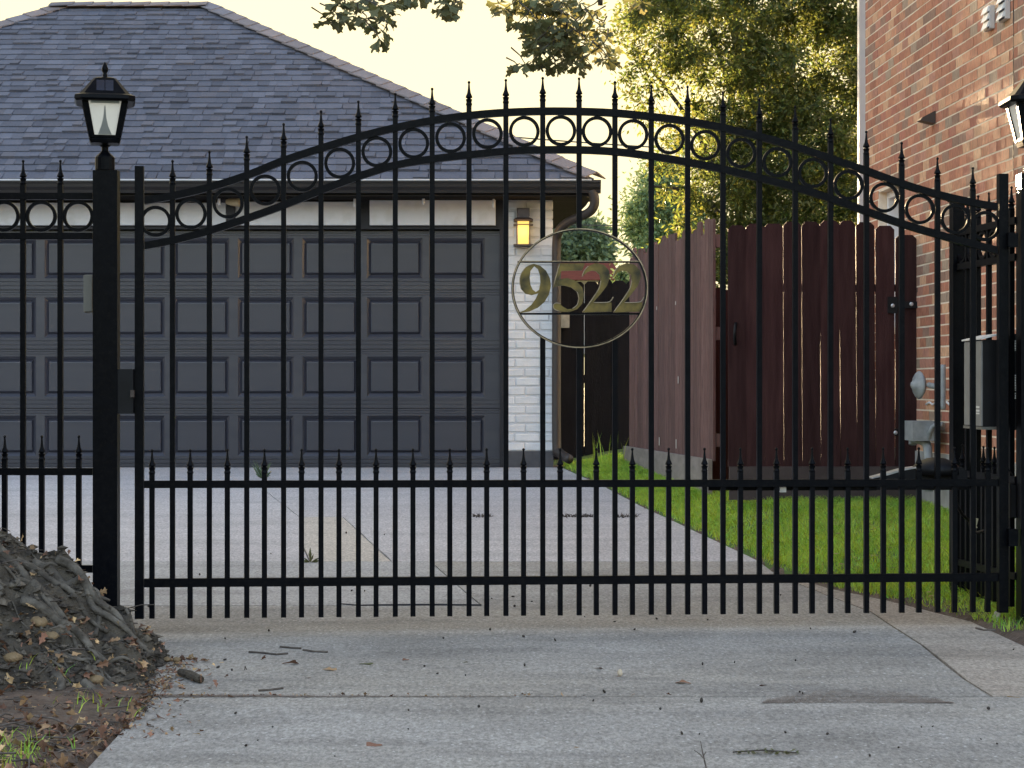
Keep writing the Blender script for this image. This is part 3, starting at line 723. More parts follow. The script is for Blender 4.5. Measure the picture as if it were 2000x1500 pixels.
part('brick_courses', rest, M['brick'], house, kind='stuff')
# downspout at the corner
dsp = MB(); dsp.add(*wbox(-.06, .004, -.03, .045, .9, 7.4)); part('downspout', dsp, M['white_metal'], house)
part('corner_board', MB().add(*wbox(-.085, -.062, -.05, .02, .9, 7.4)), M['white_metal'], house)
# window
wnd = part('window', MB().add(*wbox(win0+.002, win1-.002, -.16, -.14, wb+.002, wt-.002)), M['blind'], house)
W[wnd] = Vector(wnd.location)+W[house]
fr = MB()
for a, b, z0, z1 in ((win0, win0+.05, wb, wt), (win1-.05, win1, wb, wt), (win0+.05, win1-.05, wt-.05, wt), (win0+.05, win1-.05, wb, wb+.05)):
    fr.add(*wbox(a+.003, b-.003, -.139, -.06, z0+.003, z1-.003))
part('frame', fr, M['white_paint'], wnd)
part('sill', MB().add(*wbox(win0-.02, win1+.02, -.055, .012, wb-.05, wb-.003)), M['mortar'], wnd)
# louvre vents, hood, expansion joint
for px, y0, y1 in ((1937, 14, 59), (1967, -8, 40)):
    s = s_of(px); vn = part('louvre_vent', MB().add(*wbox(s-.07, s+.07, .004, .03, wz(px, y1), wz(px, y0))), M['white_metal'], house)
    W[vn] = Vector(vn.location)+W[house]
    zz0, zz1 = wz(px, y1), wz(px, y0)
    for k in range(3):
        zc = zz0 + (zz1-zz0)*(k+.35)/3
        part('slat', MB().add([wp(s-.055,.031,zc), wp(s+.055,.031,zc), wp(s+.055,.05,zc-.012), wp(s-.055,.05,zc-.012), wp(s-.055,.031,zc+.03), wp(s+.055,.031,zc+.03), wp(s+.055,.034,zc+.03), wp(s-.055,.034,zc+.03)],
            [(0,1,2,3),(4,7,6,5),(0,4,5,1),(1,5,6,2),(2,6,7,3),(3,7,4,0)]), M['white_paint'], vn)
        part('slot', MB().add(*wbox(s-.05, s+.05, .0305, .033, zc-.014, zc-.004)), M['ink'], vn)
s = s_of(1824); z0, z1 = wz(1822, 244), wz(1822, 219)
hv = MB().add([wp(s-.05,.003,z0),wp(s+.05,.003,z0),wp(s+.05,.003,z1),wp(s-.05,.003,z1),wp(s-.045,.10,z0+.022),wp(s+.045,.10,z0+.022),wp(s+.045,.085,z0+.04),wp(s-.045,.085,z0+.04)],
    [(0,3,2,1),(4,5,6,7),(0,1,5,4),(1,2,6,5),(2,3,7,6),(3,0,4,7)])
part('vent_hood', hv, M['fixture'], house)
s = s_of(1980); part('expansion_joint', MB().add(*wbox(s-.004, s+.004, -.004, .004, wz(1980, 350), wz(1980, -60))), M['fixture'], house)
# gas service on the wall
gm_ = thing('gas_meter', 'grey gas meter and round regulator with pipes on the brick wall', 'gas meter', wp(s_of(1845), .15, ZF-.3))
def wpx(px, py, n):
    s = s_of(px) ; return Vector(wp(s, n, wz(px, py)))
c0 = Vector(wp(s_of(1838), .14, wz(1838, 752)))
reg = MB(); prof = [(.02,-.035),(.06,-.025),(.083,-.008),(.09,0),(.083,.01),(.066,.022),(.033,.03),(.02,.05)]
reg.lathe(prof, (0,0,0), 18, 'x')
rot = Matrix.Rotation(math.atan2(wn.y, wn.x)+.15, 4, 'Z')
reg.v = [tuple(rot @ Vector(v) + c0) for v in reg.v]
part('regulator', reg, M['meter'], gm_, smooth=True)
body = MB(); s = s_of(1842); body.add(*wbox(s-.12, s+.12, .05, .22, wz(1842, 860), wz(1842, 822)))
bdy = part('meter_body', body, M['meter'], gm_)
part('meter_face', MB().lathe([(.075,0),(.075,.012),(.06,.016)], (0,0,0), 14, 'y'), M['meter'], gm_) if False else None
def pipe(pts, r, mt='meter'): part('pipe', MB().tube(smooth_path([Vector(wp(s_of(a), n, wz(a, b))) for a, b, n in pts], 4), r, 8), M[mt], gm_, smooth=True)
pipe([(1861, 712, .06), (1861, 760, .06), (1861, 800, .06)], .016)
pipe([(1845, 752, .1), (1855, 755, .09), (1861, 760, .06)], .018)
pipe([(1813, 868, .1), (1813, 858, .1), (1820, 857, .12), (1835, 860, .12), (1847, 868, .12), (1850, 900, .12), (1851, 960, .12)], .028)
pipe([(1862, 828, .07), (1855, 832, .1), (1853, 845, .12), (1851, 858, .12)], .014)
pipe([(1812, 790, .01), (1819, 786, .012), (1826, 790, .012), (1834, 784, .012), (1842, 789, .012), (1850, 784, .012), (1858, 790, .012)], .007, 'white_paint')

# ------------------------------------------------------------------ iron work
FIN = MB().lathe([(.0015,0),(.0055,-.003),(.0062,-.007),(.0035,-.0125),(.0048,-.03),(.0075,-.05),(.015,-.068),(.0135,-.071),(.007,-.074),(.0145,-.078),(.0125,-.083),(.0108,-.09),(.0138,-.098),(.0108,-.106)], (0,0,0), 10).mesh('finial')
for p_ in FIN.polygons: p_.use_smooth = False
RING = None
def ring_mesh(ro, t, dep, n=36):
    v = []; f = []
    for k in range(n):
        q = 2*math.pi*k/n; c_, s_ = math.cos(q), math.sin(q)
        for rr, y in ((ro, -dep/2), (ro, dep/2), (ro-t, dep/2), (ro-t, -dep/2)): v.append((rr*c_, y, rr*s_))
    for k in range(n):
        for q in range(4):
            a, b = k*4+q, k*4+(q+1)%4; c2, d2 = ((k+1)%n)*4+(q+1)%4, ((k+1)%n)*4+q
            f.append((a, b, c2, d2))
    return MB().add(v, f).mesh('ring')
RING = ring_mesh(.0645, .0135, .015)
def bar(parent, u, z0, ztip, B=.0105, name='picket', v=0, lean=0):
    me = MB().box(-B, B, -B, B, 0, ztip-.1-z0).mesh(name)
    o = link(name, me, M['iron'], (u, v, z0), parent)
    f = link('finial', FIN, M['iron'], (u, v, ztip), o)
    o.rotation_euler = (0, lean, 0); return o

# main gate frame of reference
A = Vector((-1.5424, 8.263, 0)); Bp = Vector(((1958-1000)/F*8.53, 8.53, 0)); gd = (Bp-A).normalized(); gang = math.atan2(gd.y, gd.x)
def G(px, py=None, v=0):
    rx = (px-1000)/F
    u = (rx*A.y - A.x)/(gd.x - rx*gd.y); Y = A.y + gd.y*u
    return (u, CZ + (HZ-py)/F*Y) if py is not None else u
gate = thing('iron_gate', 'black iron driveway gate with arched top, rings, spear pickets and oval number sign', 'gate', (A.x, A.y, 0), gang, local=True)
def gbar(name, pts, th, dep=.03, mt='iron', off=0, parent=None):
    # swept flat bar through pixel points, th = thickness in px/470 m
    P2 = [G(*p) for p in pts]; up = []; dn = []
    for i, p in enumerate(P2):
        q0 = Vector(P2[max(i-1,0)]); q1 = Vector(P2[min(i+1,len(P2)-1)]); t = (q1-q0).normalized(); n_ = Vector((-t.y, t.x))
        if i in (0, len(P2)-1): n_ = Vector((0, 1/max(.5, abs(t.x))))
        up.append((p[0]+n_.x*th/2, p[1]+n_.y*th/2)); dn.append((p[0]-n_.x*th/2, p[1]-n_.y*th/2))
    return part(name, MB().prism([up + dn[::-1]], -dep/2+off, dep/2+off, 'y'), M[mt], parent or gate)
u0, u1 = G(264), G(281); part('stile', MB().box(u0, u1, -.019, .019, G(272,1208)[1], G(272,325)[1]), M['iron'], gate)
u0, u1 = G(1949), G(1967); part('stile', MB().box(u0, u1, -.019, .019, G(1958,1196)[1], G(1958,340)[1]), M['iron'], gate)
TOP = [(283,392),(337,383),(409,366),(482,343),(554,314),(627,290),(700,268),(772,250),(844,236),(916,226),(988,220),(1060,217.5),(1131,218),(1201,221),(1272,228),(1343,237),(1412,250),(1483,267),(1553,287),(1622,310),(1692,334),(1761,359),(1831,380),(1900,396),(1947,404)]
LOW = [(283,480),(337,470),(409,451),(482,427),(554,401),(627,372),(700,345),(772,323),(844,311),(916,303),(988,296),(1060,293),(1131,293),(1201,296.5),(1272,305),(1343,317),(1412,331),(1483,348),(1553,366),(1622,388),(1692,413),(1761,437),(1831,458),(1900,477),(1947,489)]
def interp(T, x):
    for (a, ya), (b, yb) in zip(T, T[1:]):
        if x <= b: return ya + (yb-ya)*(x-a)/(b-a)
    return T[-1][1]
def smooth2(T):
    pts = [Vector((x, y, 0)) for x, y in T]; return [(p.x, p.y) for p in smooth_path(pts, 3)]
gbar('arch_rail', smooth2(TOP), .0305); gbar('arch_rail', smooth2(LOW), .0305)
gbar('rail', [(282,946),(1948,942.5)], .0305); gbar('rail', [(282,1138.5),(1948,1127)], .035)
XL = [337,409,482,554,627,700,772,844,916,988,1060,1131,1201,1272,1343,1412,1483,1553,1622,1692,1761,1831,1900]
TIP = [312,294,265,240,215,196,181,171,158,154,150,151,158,165,167,178,192,206,231,255,277,307,326]
ECX, ECY, EA, EB = 1132, 563, 133, 117
for x, t in zip(XL, TIP):
    ybot = 1208 - 13*(x-272)/1686
    if x in (1060, 1131, 1201):
        dy = EB*math.sqrt(max(0, 1-((x-ECX)/EA)**2)) - 3
        u, zt_ = G(x, t); zb = G(x, ECY-dy)[1]
        bar(gate, u, zb, zt_)
        u, zt_ = G(x, ECY+dy); zb = G(x, ybot)[1]
        part('picket', MB().box(u-.0105, u+.0105, -.0105, .0105, zb, zt_), M['iron'], gate)
    else:
        u, zt_ = G(x, t); zb = G(x-1, ybot)[1]; bar(gate, u, zb, zt_)
XS = [297]+[(a+b)/2-1.5 for a, b in zip(XL, XL[1:])]+[1929]
for x in XS:
    ybot = 1208 - 13*(x-272)/1686; u, zt_ = G(x, 877 - 4*(x-272)/1686); bar(gate, u, G(x, ybot)[1], zt_)
XA = [283]+XL+[1948]
for a, b in zip(XA, XA[1:]):
    xm = (a+b)/2 if a > 283 else 304
    u, z_ = G(xm, (interp(TOP, xm)+interp(LOW, xm))/2)
    link('ring', RING, M['iron'], (u, 0, z_), gate)
# sign
def ell(n, a, b): return [G(ECX+a*math.cos(2*math.pi*k/n), ECY+b*math.sin(2*math.pi*k/n)) for k in range(n)]
sign = part('number_sign', MB().prism([ell(72, EA, EB), ell(72, EA-4.2, EB-4.2)[::-1]], -.014, .014, 'y'), M['iron'], gate)
W[sign] = Vector(sign.location)
rim = MB().prism([ell(72, EA-.3, EB-.3), ell(72, EA-2.4, EB-2.4)[::-1]], -.0165, -.0142, 'y'); part('sign_rim', rim, M['edge_steel'], sign)
gbar('cross_bar', [(1011,511.5),(1253,511.5)], .0075, .024, 'iron', 0, sign); gbar('cross_bar', [(1013,613),(1251,613)], .0075, .024, 'iron', 0, sign)
gbar('bar_edge', [(1012,510.5),(1252,510.5)], .003, .002, 'edge_steel', -.0135, sign)
def Z(p, dx=0): return G(980 + (p[0]+dx)/4.6875, 380 + p[1]/4.6875)
def crv(pts, dx=0, n=4):
    pp = [Vector((*Z(p, dx), 0)) for p in pts]; m = len(pp); out = []
    for i in range(m):
        p0, p1, p2, p3 = pp[i-1], pp[i], pp[(i+1)%m], pp[(i+2)%m]
        sharp = (p2-p1).length > .028
        for k in range(n if not sharp else 1):
            t = k/n; out.append(.5*((2*p1)+(p2-p0)*t+(2*p0-5*p1+4*p2-p3)*t*t+(3*p1-p0-3*p2+p3)*t*t*t))
    return [(p.x, p.y) for p in out]
def raw(pts, dx=0): return [Z(p, dx) for p in pts]
nine = [(290,634),(350,652),(405,698),(440,765),(449,835),(432,915),(390,985),(330,1036),(250,1072),(150,1087),(215,1055),(270,1010),(310,955),(333,905),(275,922),(215,908),(175,862),(163,800),(175,730),(222,665)]
hole = [(297,656),(262,700),(255,760),(262,825),(282,870),(310,893),(342,872),(354,805),(350,740),(330,682)]
five = [(520,775),(600,765),(680,790),(735,850),(752,920),(735,1000),(690,1050),(620,1077),(530,1072),(480,1050),(470,1015),(495,994),(530,1000),(560,1028),(600,1050),(650,1045),(690,1008),(703,950),(688,892),(640,852),(570,832),(505,838)]
five_stem = [(528,630),(760,630),(735,695),(545,700),(500,838),(466,858),(474,832)]
two = [(735,752),(750,700),(790,655),(860,626),(935,645),(982,695),(990,755),(962,835),(905,910),(850,972),(838,990),(1003,988),(1005,1072),(738,1080),(800,995),(862,905),(893,850),(905,790),(895,735),(862,703),(820,697),(780,712)]
def digit(loops_face, dx=0, extra=None):
    mb = MB()
    for lp in loops_face: mb.prism(lp, -.006, .006, 'y')
    o = part('digit', mb, M['brass'], sign)
    return o
digit([[raw(nine), raw(hole)]])
digit([[raw(five)], [raw(five_stem)]])
digit([[raw(two)]]); digit([[raw(two, 283)]])
def edge_tube(pts, dx=0, r=.0022, name='digit_edge'):
    part(name, MB().tube(smooth_path([Vector((Z(p, dx)[0], -.0075, Z(p, dx)[1])) for p in pts], 4), r, 6), M['edge_steel'], sign, smooth=True)
for dx_ in (0, 283):
    edge_tube([(735,755),(752,700),(790,656)], dx_); edge_tube([(905,790),(893,850),(862,905),(800,995),(738,1078)], dx_)
    edge_tube([(840,990),(930,990),(980,984),(1003,965),(1018,938)], dx_, .0026)
edge_tube([(528,632),(466,858)]); edge_tube([(540,1000),(495,994),(470,1015),(480,1050),(530,1070)]); edge_tube([(645,1045),(690,1008),(703,950),(688,892)])
edge_tube([(175,862),(163,800),(175,730),(222,665),(290,636)], 0, .0014)

# left post with lamp, fence, latch box
ps = thing('gate_post', 'square black gate post topped by the left lantern', 'post', ((205-1000)/F*8.24, 8.24, gz(8.2)))
Yp = 8.21
pst = MB().box(gx_(181, Yp), gx_(229, Yp), Yp, Yp+.06, .18, gz_(332, Yp)); part('post', pst, M['iron'], ps)
part('latch_box', MB().box(gx_(230, 8.24), gx_(262, 8.24), 8.215, 8.262, gz_(808, 8.24), gz_(721, 8.24)), M['box_black'], ps)
part('latch_tab', MB().box(gx_(255, 8.2), gx_(262, 8.2), 8.195, 8.214, gz_(776, 8.2), gz_(762, 8.2)), M['fixture'], ps)
kp = thing('keypad', 'beige plastic keypad box fixed behind the left gate post', 'keypad', P(175, 612, 8.31))
part('housing', MB().bbox(gx_(168, 8.31), gx_(184, 8.31), 8.275, 8.35, gz_(611, 8.31), gz_(537, 8.31), .006), M['beige_plastic'], kp)
part('lid', MB().box(gx_(167, 8.31), gx_(184, 8.31), 8.268, 8.274, gz_(609, 8.31), gz_(539, 8.31)), M['beige_plastic'], kp)

def lantern(cx, cy, Yl, s, label, zpx):
    k_ = F/Yl; zb = zpx
    o = thing('lantern', label, 'lantern', (cx, cy, zb), group='lanterns on the gate posts')
    q = lambda px: px/k_*s          # px to metres
    def H(pyo): return zb + q(pyo)  # height above the post top in px of the left lantern (328 -> 0)
    sh = MB(); sh.lathe([(q(19),0),(q(19),q(24)),(q(17),q(27)),(q(8),q(35)),(q(6.5),q(38)),(q(6.5),q(44)),(q(13),q(48)),(q(24),q(50)),(q(29),q(53))], (cx,cy,zb), 16)
    part('stem', sh, M['iron'], o)
    def chloft(secs, hole=False):
        mb = MB(); v = []
        for hw, cut, z in secs:
            c_ = cut
            v += [(cx+x, cy+y, z) for x, y in ((-hw+c_,-hw),(hw-c_,-hw),(hw,-hw+c_),(hw,hw-c_),(hw-c_,hw),(-hw+c_,hw),(-hw,hw-c_),(-hw,-hw+c_))]
        n = len(secs); f = [(a*8+b, a*8+(b+1)%8, a*8+8+(b+1)%8, a*8+8+b) for a in range(n-1) for b in range(8)]
        f += [tuple(reversed(range(8))), tuple(range((n-1)*8, n*8))]
        return mb.add(v, f)
    part('base', chloft([(q(27),q(5),H(50)),(q(30),q(6),H(57)),(q(28),q(5),H(60))]), M['iron'], o)
    # four corner posts of the body between z 58 and 138
    z0, z1 = H(60), H(139); h0_, h1_ = q(30), q(46)
    ins0, ins1 = q(11), q(13)
    for sx in (-1, 1):
        for sy in (-1, 1):
            v = []
            for hh, ii, zz in ((h0_, ins0, z0), (h1_, ins1, z1)):
                v += [(cx+sx*hh, cy+sy*hh, zz), (cx+sx*(hh-ii), cy+sy*hh, zz), (cx+sx*(hh-ii), cy+sy*(hh-ii), zz), (cx+sx*hh, cy+sy*(hh-ii), zz)]
            part('corner_post', MB().add(v, [(0,1,2,3),(4,7,6,5),(0,4,5,1),(1,5,6,2),(2,6,7,3),(3,7,4,0)]), M['iron'], o)
    for (zz0, zz1, hh0, hh1) in ((H(60), H(65), q(29.6), q(30.6)), (H(135), H(139), q(45), q(45.8))):
        part('frame_ring', chloft([(hh0,.001,zz0),(hh1,.001,zz1)]), M['iron'], o)
    # glass faces, slightly inside
    for a in range(4):
        ca, sa = math.cos(a*math.pi/2), math.sin(a*math.pi/2)
        def rt(x, y, z): return (cx+x*ca-y*sa, cy+x*sa+y*ca, z)
        y0_, y1_ = -(h0_-q(3.5)), -(h1_-q(3.5))
        v = [rt(-q(21),y0_-q(.5),H(64.5)), rt(q(21),y0_-q(.5),H(64.5)), rt(q(33),y1_+q(.3),H(136)), rt(-q(33),y1_+q(.3),H(136))]
        v += [rt(-q(21),y0_+q(1),H(64.5)), rt(q(21),y0_+q(1),H(64.5)), rt(q(33),y1_+q(1.8),H(136)), rt(-q(33),y1_+q(1.8),H(136))]
        pn = part('pane', MB().add(v, [(0,1,2,3),(4,7,6,5),(0,4,5,1),(1,5,6,2),(2,6,7,3),(3,7,4,0)]), M['lamp_glass'], o)
        if a == 0:
            W[pn] = Vector(pn.location)+W[o]
            yy0 = y0_-q(1.2)
            def on(x, z_):   # point just proud of the sloping front pane
                t = (z_-64.5)/71.5; y_ = (y0_-q(.5))*(1-t)+(y1_+q(.3))*t - q(.8); return (cx+q(x), cy+y_, H(z_))
            part('reflector_cone', MB().add([on(-13,66), on(13,66), on(6,82), on(2.5,98), on(1,118), on(0,122), on(-1,118), on(-3,98), on(-7,82)], [(0,1,2,3,4,5,6,7,8)]), M['cone'], pn)
            part('reflector_cap', MB().add([on(-25,133), on(-28,125), on(28,125), on(25,133)], [(0,1,2,3)]), M['cone'], pn)
    part('cap_lip', chloft([(q(54),q(12),H(129)),(q(58),q(13),H(133)),(q(57),q(12),H(140)),(q(47),q(10),H(144))]), M['iron'], o)
    rf = part('cap', chloft([(q(50),q(9),H(141)),(q(38),q(7),H(156)),(q(27),q(5),H(170)),(q(21),q(4),H(177)),(q(14),q(4),H(180))]), M['iron'], o)
    W[rf] = Vector(rf.location)+W[o]
    def onroof(x, z_): t = (z_-141)/(170-141); hw = 50+(27-50)*t; return (cx+q(x), cy-q(hw)-q(.8), H(z_))
    for xa, xb in ((-16,-.8),(.8,16)):
        v = [onroof(xa,149), onroof(xb,149), onroof(xb,172), onroof(xa,172)]; v += [(x, y+q(1), z_) for x, y, z_ in v]
        part('solar_cell', MB().add(v, [(0,1,2,3),(4,7,6,5),(0,4,5,1),(1,5,6,2),(2,6,7,3),(3,7,4,0)]), M['solar'], rf)
    part('finial', MB().lathe([(q(7),H(179)-zb),(q(4.5),H(182)-zb),(q(5),H(186)-zb),(q(3.2),H(188)-zb),(q(6),H(193)-zb),(q(6.5),H(198)-zb),(q(4),H(205)-zb),(q(1),H(211)-zb)], (cx,cy,zb), 10), M['iron'], o, smooth=True)
    return o
ll = lantern(gx_(205, 8.24), 8.24, 8.24, 1.0, 'black four sided lantern with white panes on the left gate post', gz_(332, 8.24)); ll.rotation_euler = (0, 0, R(11.5))
lantern(gx_(2021, 8.5), 8.5, 8.5, 1.03, 'black lantern on the right gate post, cut off by the photo edge', gz_(338, 8.5))

# left fence
Yl = 8.285; kl = F/Yl
lf = thing('iron_fence', 'black iron fence with rings and spear pickets left of the post', 'fence', (gx_(-300, Yl), Yl, gz(8.2)))
for a, b in ((377,390),(455,468),(914,928),(1104,1118)):
    part('rail', MB().box(-4.3, gx_(182, Yl), Yl-.015, Yl+.015, gz_(b, Yl), gz_(a, Yl)), M['iron'], lf)
x = 118
while x > -1000:
    bar(lf, gx_(x, Yl), gz_(1165, Yl), gz_(312, Yl), v=Yl); x -= 72.8
x = 154
while x > -1000:
    bar(lf, gx_(x, Yl), gz_(1165, Yl), gz_(850, Yl), v=Yl); link('ring', RING, M['iron'], (gx_(x-1, Yl), Yl, gz_(422.5, Yl)), lf); x -= 72.4
part('post', MB().box(-4.4, -4.3, Yl-.05, Yl+.05, .2, gz_(332, Yl)), M['iron'], lf)

# right post and side fence
rp_ = thing('gate_post', 'square black hinge post under the right lantern at the photo edge', 'post', (2.215, 8.52, gz(8.5)))
part('post', MB().box(2.158, 2.262, 8.46, 8.55, .17, gz_(340, 8.5)), M['iron'], rp_)
part('hinge', MB().box(gx_(1967, 8.5)+.0, gx_(1986, 8.5), 8.475, 8.51, gz_(483, 8.5), gz_(455, 8.5)), M['iron'], rp_)
part('hinge', MB().box(gx_(1968, 8.5), gx_(1986, 8.5), 8.475, 8.51, gz_(1066, 8.5), gz_(1033, 8.5)), M['iron'], rp_)
sdn, sfr = Vector((2.165, 8.55, 0)), Vector((2.075, 9.27, 0)); sv = (sfr-sdn); sL = sv.length; sang = math.atan2(sv.y, sv.x)
sfc = thing('iron_fence', 'short black iron fence running back from the right hinge post', 'fence', (sdn.x, sdn.y, 0), sang, local=True)
for z_ in (.712, .555, -.40, -.813): part('rail', MB().box(.0, sL, -.014, .014, CZ+z_-.015, CZ+z_+.015), M['iron'], sfc)
for i in range(5): bar(sfc, .07+i*.135, CZ-.95, CZ+.865)
for i in range(5): bar(sfc, .138+i*.135, CZ-.95, CZ-.265); link('ring', RING, M['iron'], (.138+i*.135, 0, CZ+.634), sfc)
part('post', MB().box(sL, sL+.055, -.0275, .0275, .2, CZ+.86), M['iron'], sfc)
part('post_cap', MB().box(sL-.006, sL+.061, -.034, .034, CZ+.861, CZ+.872), M['iron'], sfc)

# control box, battery box, opener arm, cable, junction box
cb = thing('control_box', 'black gate control box, side greyed for sky reflection, with pale lid on side fence', 'control box', (2.08, 8.8, gz_(838, 8.8)))
xl, xr = 2.034, 2.098
part('housing', MB().box(xl, xr, 8.62, 8.96, gz_(832, 8.75), gz_(665, 8.75)), M['box_black'], cb)
part('sky_sheen_side', MB().box(xl-.006, xl-.0005, 8.628, 8.955, gz_(831, 8.75), gz_(667, 8.75)), M['box_sky_sheen'], cb)  # thin sheet coloured as the left sky reflected in the box side
part('lid', MB().add([(xl-.012,8.60,gz_(664,8.7)),(xr+.006,8.60,gz_(655,8.7)),(xr+.006,8.98,gz_(655,8.7)),(xl-.012,8.98,gz_(664,8.7)),(xl-.012,8.60,gz_(661,8.7)),(xr+.006,8.60,gz_(652,8.7)),(xr+.006,8.98,gz_(652,8.7)),(xl-.012,8.98,gz_(661,8.7))],
    [(0,3,2,1),(4,5,6,7),(0,1,5,4),(1,2,6,5),(2,3,7,6),(3,0,4,7)]), M['box_white'], cb)
part('base_plate', MB().box(xl-.008, xr, 8.615, 8.965, gz_(838, 8.75), gz_(832.5, 8.75)), M['beige_plastic'], cb)
for a, b in ((793,797),(800,804),(806,809)): part('sticker', MB().box(xl-.0075, xl-.0062, 8.66, 8.72, gz_(b, 8.7), gz_(a, 8.7)), M['box_white'], cb)
bb = thing('battery_box', 'black box with three white printed labels beside the right post', 'box', (2.2, 8.75, gz_(838, 8.8)))
part('housing', MB().box(2.145, 2.155, 8.66, 8.74, 0, 0) if False else MB().box(2.150, 2.30, 8.665, 8.80, gz_(840, 8.67), gz_(652, 8.67)), M['box_black'], bb)
for a, b in ((665,685),(732,763),(767,779)):
    lb = part('label_sticker', MB().box(2.151, 2.235, 8.659, 8.664, gz_(b, 8.67), gz_(a, 8.67)), M['box_white'], bb)
    W[lb] = Vector(lb.location)+W[bb]
    n_ = max(1, int((b-a)/5))
    for k in range(n_):
        zz = gz_(a+3+k*5, 8.67)
        part('print_line', MB().box(2.156, 2.18+rnd.uniform(.005,.04), 8.6565, 8.6585, zz-.0016, zz+.0008), M['ink'], lb)
op = thing('gate_opener', 'low black swing gate opener housing with white lettering behind the gate', 'gate opener', P(1800, 957, 8.65))
Yo = 8.60
outl = [(1704,935),(1735,928),(1765,919),(1798,913),(1830,911),(1860,911),(1880,913),(1889,920),(1891,957),(1704,957)]
part('housing', MB().prism([[(gx_(a, Yo), gz_(b, Yo)) for a, b in outl]], Yo, Yo+.11, 'y'), M['box_black'], op)
strip = [(1704,935),(1735,928),(1765,919),(1798,913),(1798,911),(1764,916),(1734,924.5),(1704,932.5)]
part('trim_strip', MB().prism([[(gx_(a, Yo), gz_(b, Yo)) for a, b in strip]], Yo-.004, Yo+.1, 'y'), M['silver'], op)
part('dome', MB().lathe([(.002,.045),(.04,.04),(.08,.022),(.105,0),(.105,-.03)], (gx_(1828, 8.66), 8.66, gz_(913, 8.66)), 20), M['box_black'], op, smooth=True)
part('drive_arm', MB().box(gx_(1385, 8.47), gx_(1704, Yo), 8.50, 8.53, gz_(958, 8.5), gz_(946, 8.5)), M['iron'], op)
part('drive_bracket', MB().box(gx_(1524, 8.47), gx_(1536, 8.47), 8.475, 8.50, gz_(961, 8.5), gz_(951, 8.5)), M['silver'], op)
fc = bpy.data.curves.new('lettering', 'FONT'); fc.body = 'LiftMaster'; fc.size = .022; fc.extrude = .0008
to = bpy.data.objects.new('lettering_tmp', fc); COL.objects.link(to)
bpy.context.view_layer.update(); dg = bpy.context.evaluated_depsgraph_get()
tm = bpy.data.meshes.new_from_object(to.evaluated_get(dg)); bpy.data.objects.remove(to)
tm.materials.clear()
lt = link('lettering', tm, M['box_white'], (gx_(1817, Yo), Yo-.003, gz_(927.5, Yo)), op); lt.rotation_euler = (R(90), 0, 0)
xsz = max(v.co.x for v in tm.vertices); lt.scale = ((43/(F/Yo))/xsz, 1, 1)
o = part('coiled_cable', MB().tube(smooth_path([P(1867,962,8.66), P(1869,985,8.67), P(1880,1005,8.7), P(1893,1018,8.75), P(1900,1040,8.8), P(1925,1036,8.72)]), .007, 8), M['box_black'], smooth=True)
tag(o, 'black corrugated cable hanging from the gate opener to the side fence', 'cable')
o = part('paper_tag', MB().prism([[(gx_(a, 8.8), gz_(b, 8.8)) for a, b in ((1903,1011),(1911,1013),(1909,1022),(1907,1027),(1910,1031),(1905,1032),(1903,1026),(1905,1019))]], 8.80, 8.803, 'y'), M['tag_tan'])
tag(o, 'small curled tan tag hung on the side fence pickets', 'tag')
o = thing('junction_box', 'small black junction box with a lead on the right hinge post', 'box', P(1978, 1011, 8.6))
part('housing', MB().bbox(gx_(1968, 8.6), gx_(1989, 8.6), 8.555, 8.62, gz_(1011, 8.6), gz_(944, 8.6), .006), M['box_black'], o)
part('lead', MB().tube(smooth_path([P(1966,912,8.6), P(1972,920,8.6), P(1978,930,8.6), P(1976,946,8.6)]), .003, 6), M['box_black'], o)
o = part('gate_stop', MB().prism([[(gx_(a, 8.6), gz_(b, 8.6)) for a, b in ((1939,1212),(1948,1195),(1951,1196),(1943,1214))]], 8.56, 8.64, 'y'), M['silver'])
tag(o, 'bent galvanised strip standing in the weeds by the right post', 'metal strip')

# ------------------------------------------------------------------ leaves
def leaf_cloud(C, D_, S, W_, twist=None):
    # C centres, D_ directions, S lengths, W_ widths -> 4-point folded leaves
    n = len(C); up = npr.normal(size=(n,3)); sd = np.cross(D_, up); sd /= np.linalg.norm(sd, axis=1, keepdims=True)+1e-9
    nn = np.cross(sd, D_)
    a = C; b = C + D_*S[:,None]*.5 + sd*W_[:,None]*.5 + nn*W_[:,None]*.12
    c_ = C + D_*S[:,None]; d = C + D_*S[:,None]*.5 - sd*W_[:,None]*.5 + nn*W_[:,None]*.12
    V = np.stack([a,b,c_,d],1).reshape(-1,3); Fc = np.arange(4*n).reshape(n,4); return V, Fc
def crown(name, parent, m, clumps, per, leaf, lw, spread):
    Cs = []; Ds = []
    for (p, r_, q) in clumps:
        k_ = int(per*q)
        d = npr.normal(size=(k_,3)); rr = np.abs(npr.normal(size=(k_,1)))*.55
        dn = d/np.linalg.norm(d, axis=1, keepdims=True)
        Cs.append(np.array(p) + dn*rr*r_*np.array([1,1,.75])); dd = dn*.7 + npr.normal(size=(k_,3))*.5 + np.array([0,0,-.15]); Ds.append(dd/np.linalg.norm(dd,axis=1,keepdims=True))
    C = np.concatenate(Cs); Dr = np.concatenate(Ds); n = len(C)
    S = leaf*npr.uniform(.6,1.25,n); V, Fc = leaf_cloud(C, Dr, S, S*lw)
    o = npmesh(name, V, Fc, m, parent); o['kind'] = 'stuff'; return o
def pxy(px, py, Y): p = P(px, py, Y); return (p.x, p.y, p.z)
def limb(parent, pts, r0, r1, m='branch', name='branch', n=8):
    sp = smooth_path([Vector(p) for p in pts], 4); k_ = len(sp)
    return part(name, MB().tube(sp, [r0+(r1-r0)*i/(k_-1) for i in range(k_)], n), M[m], parent, smooth=True)

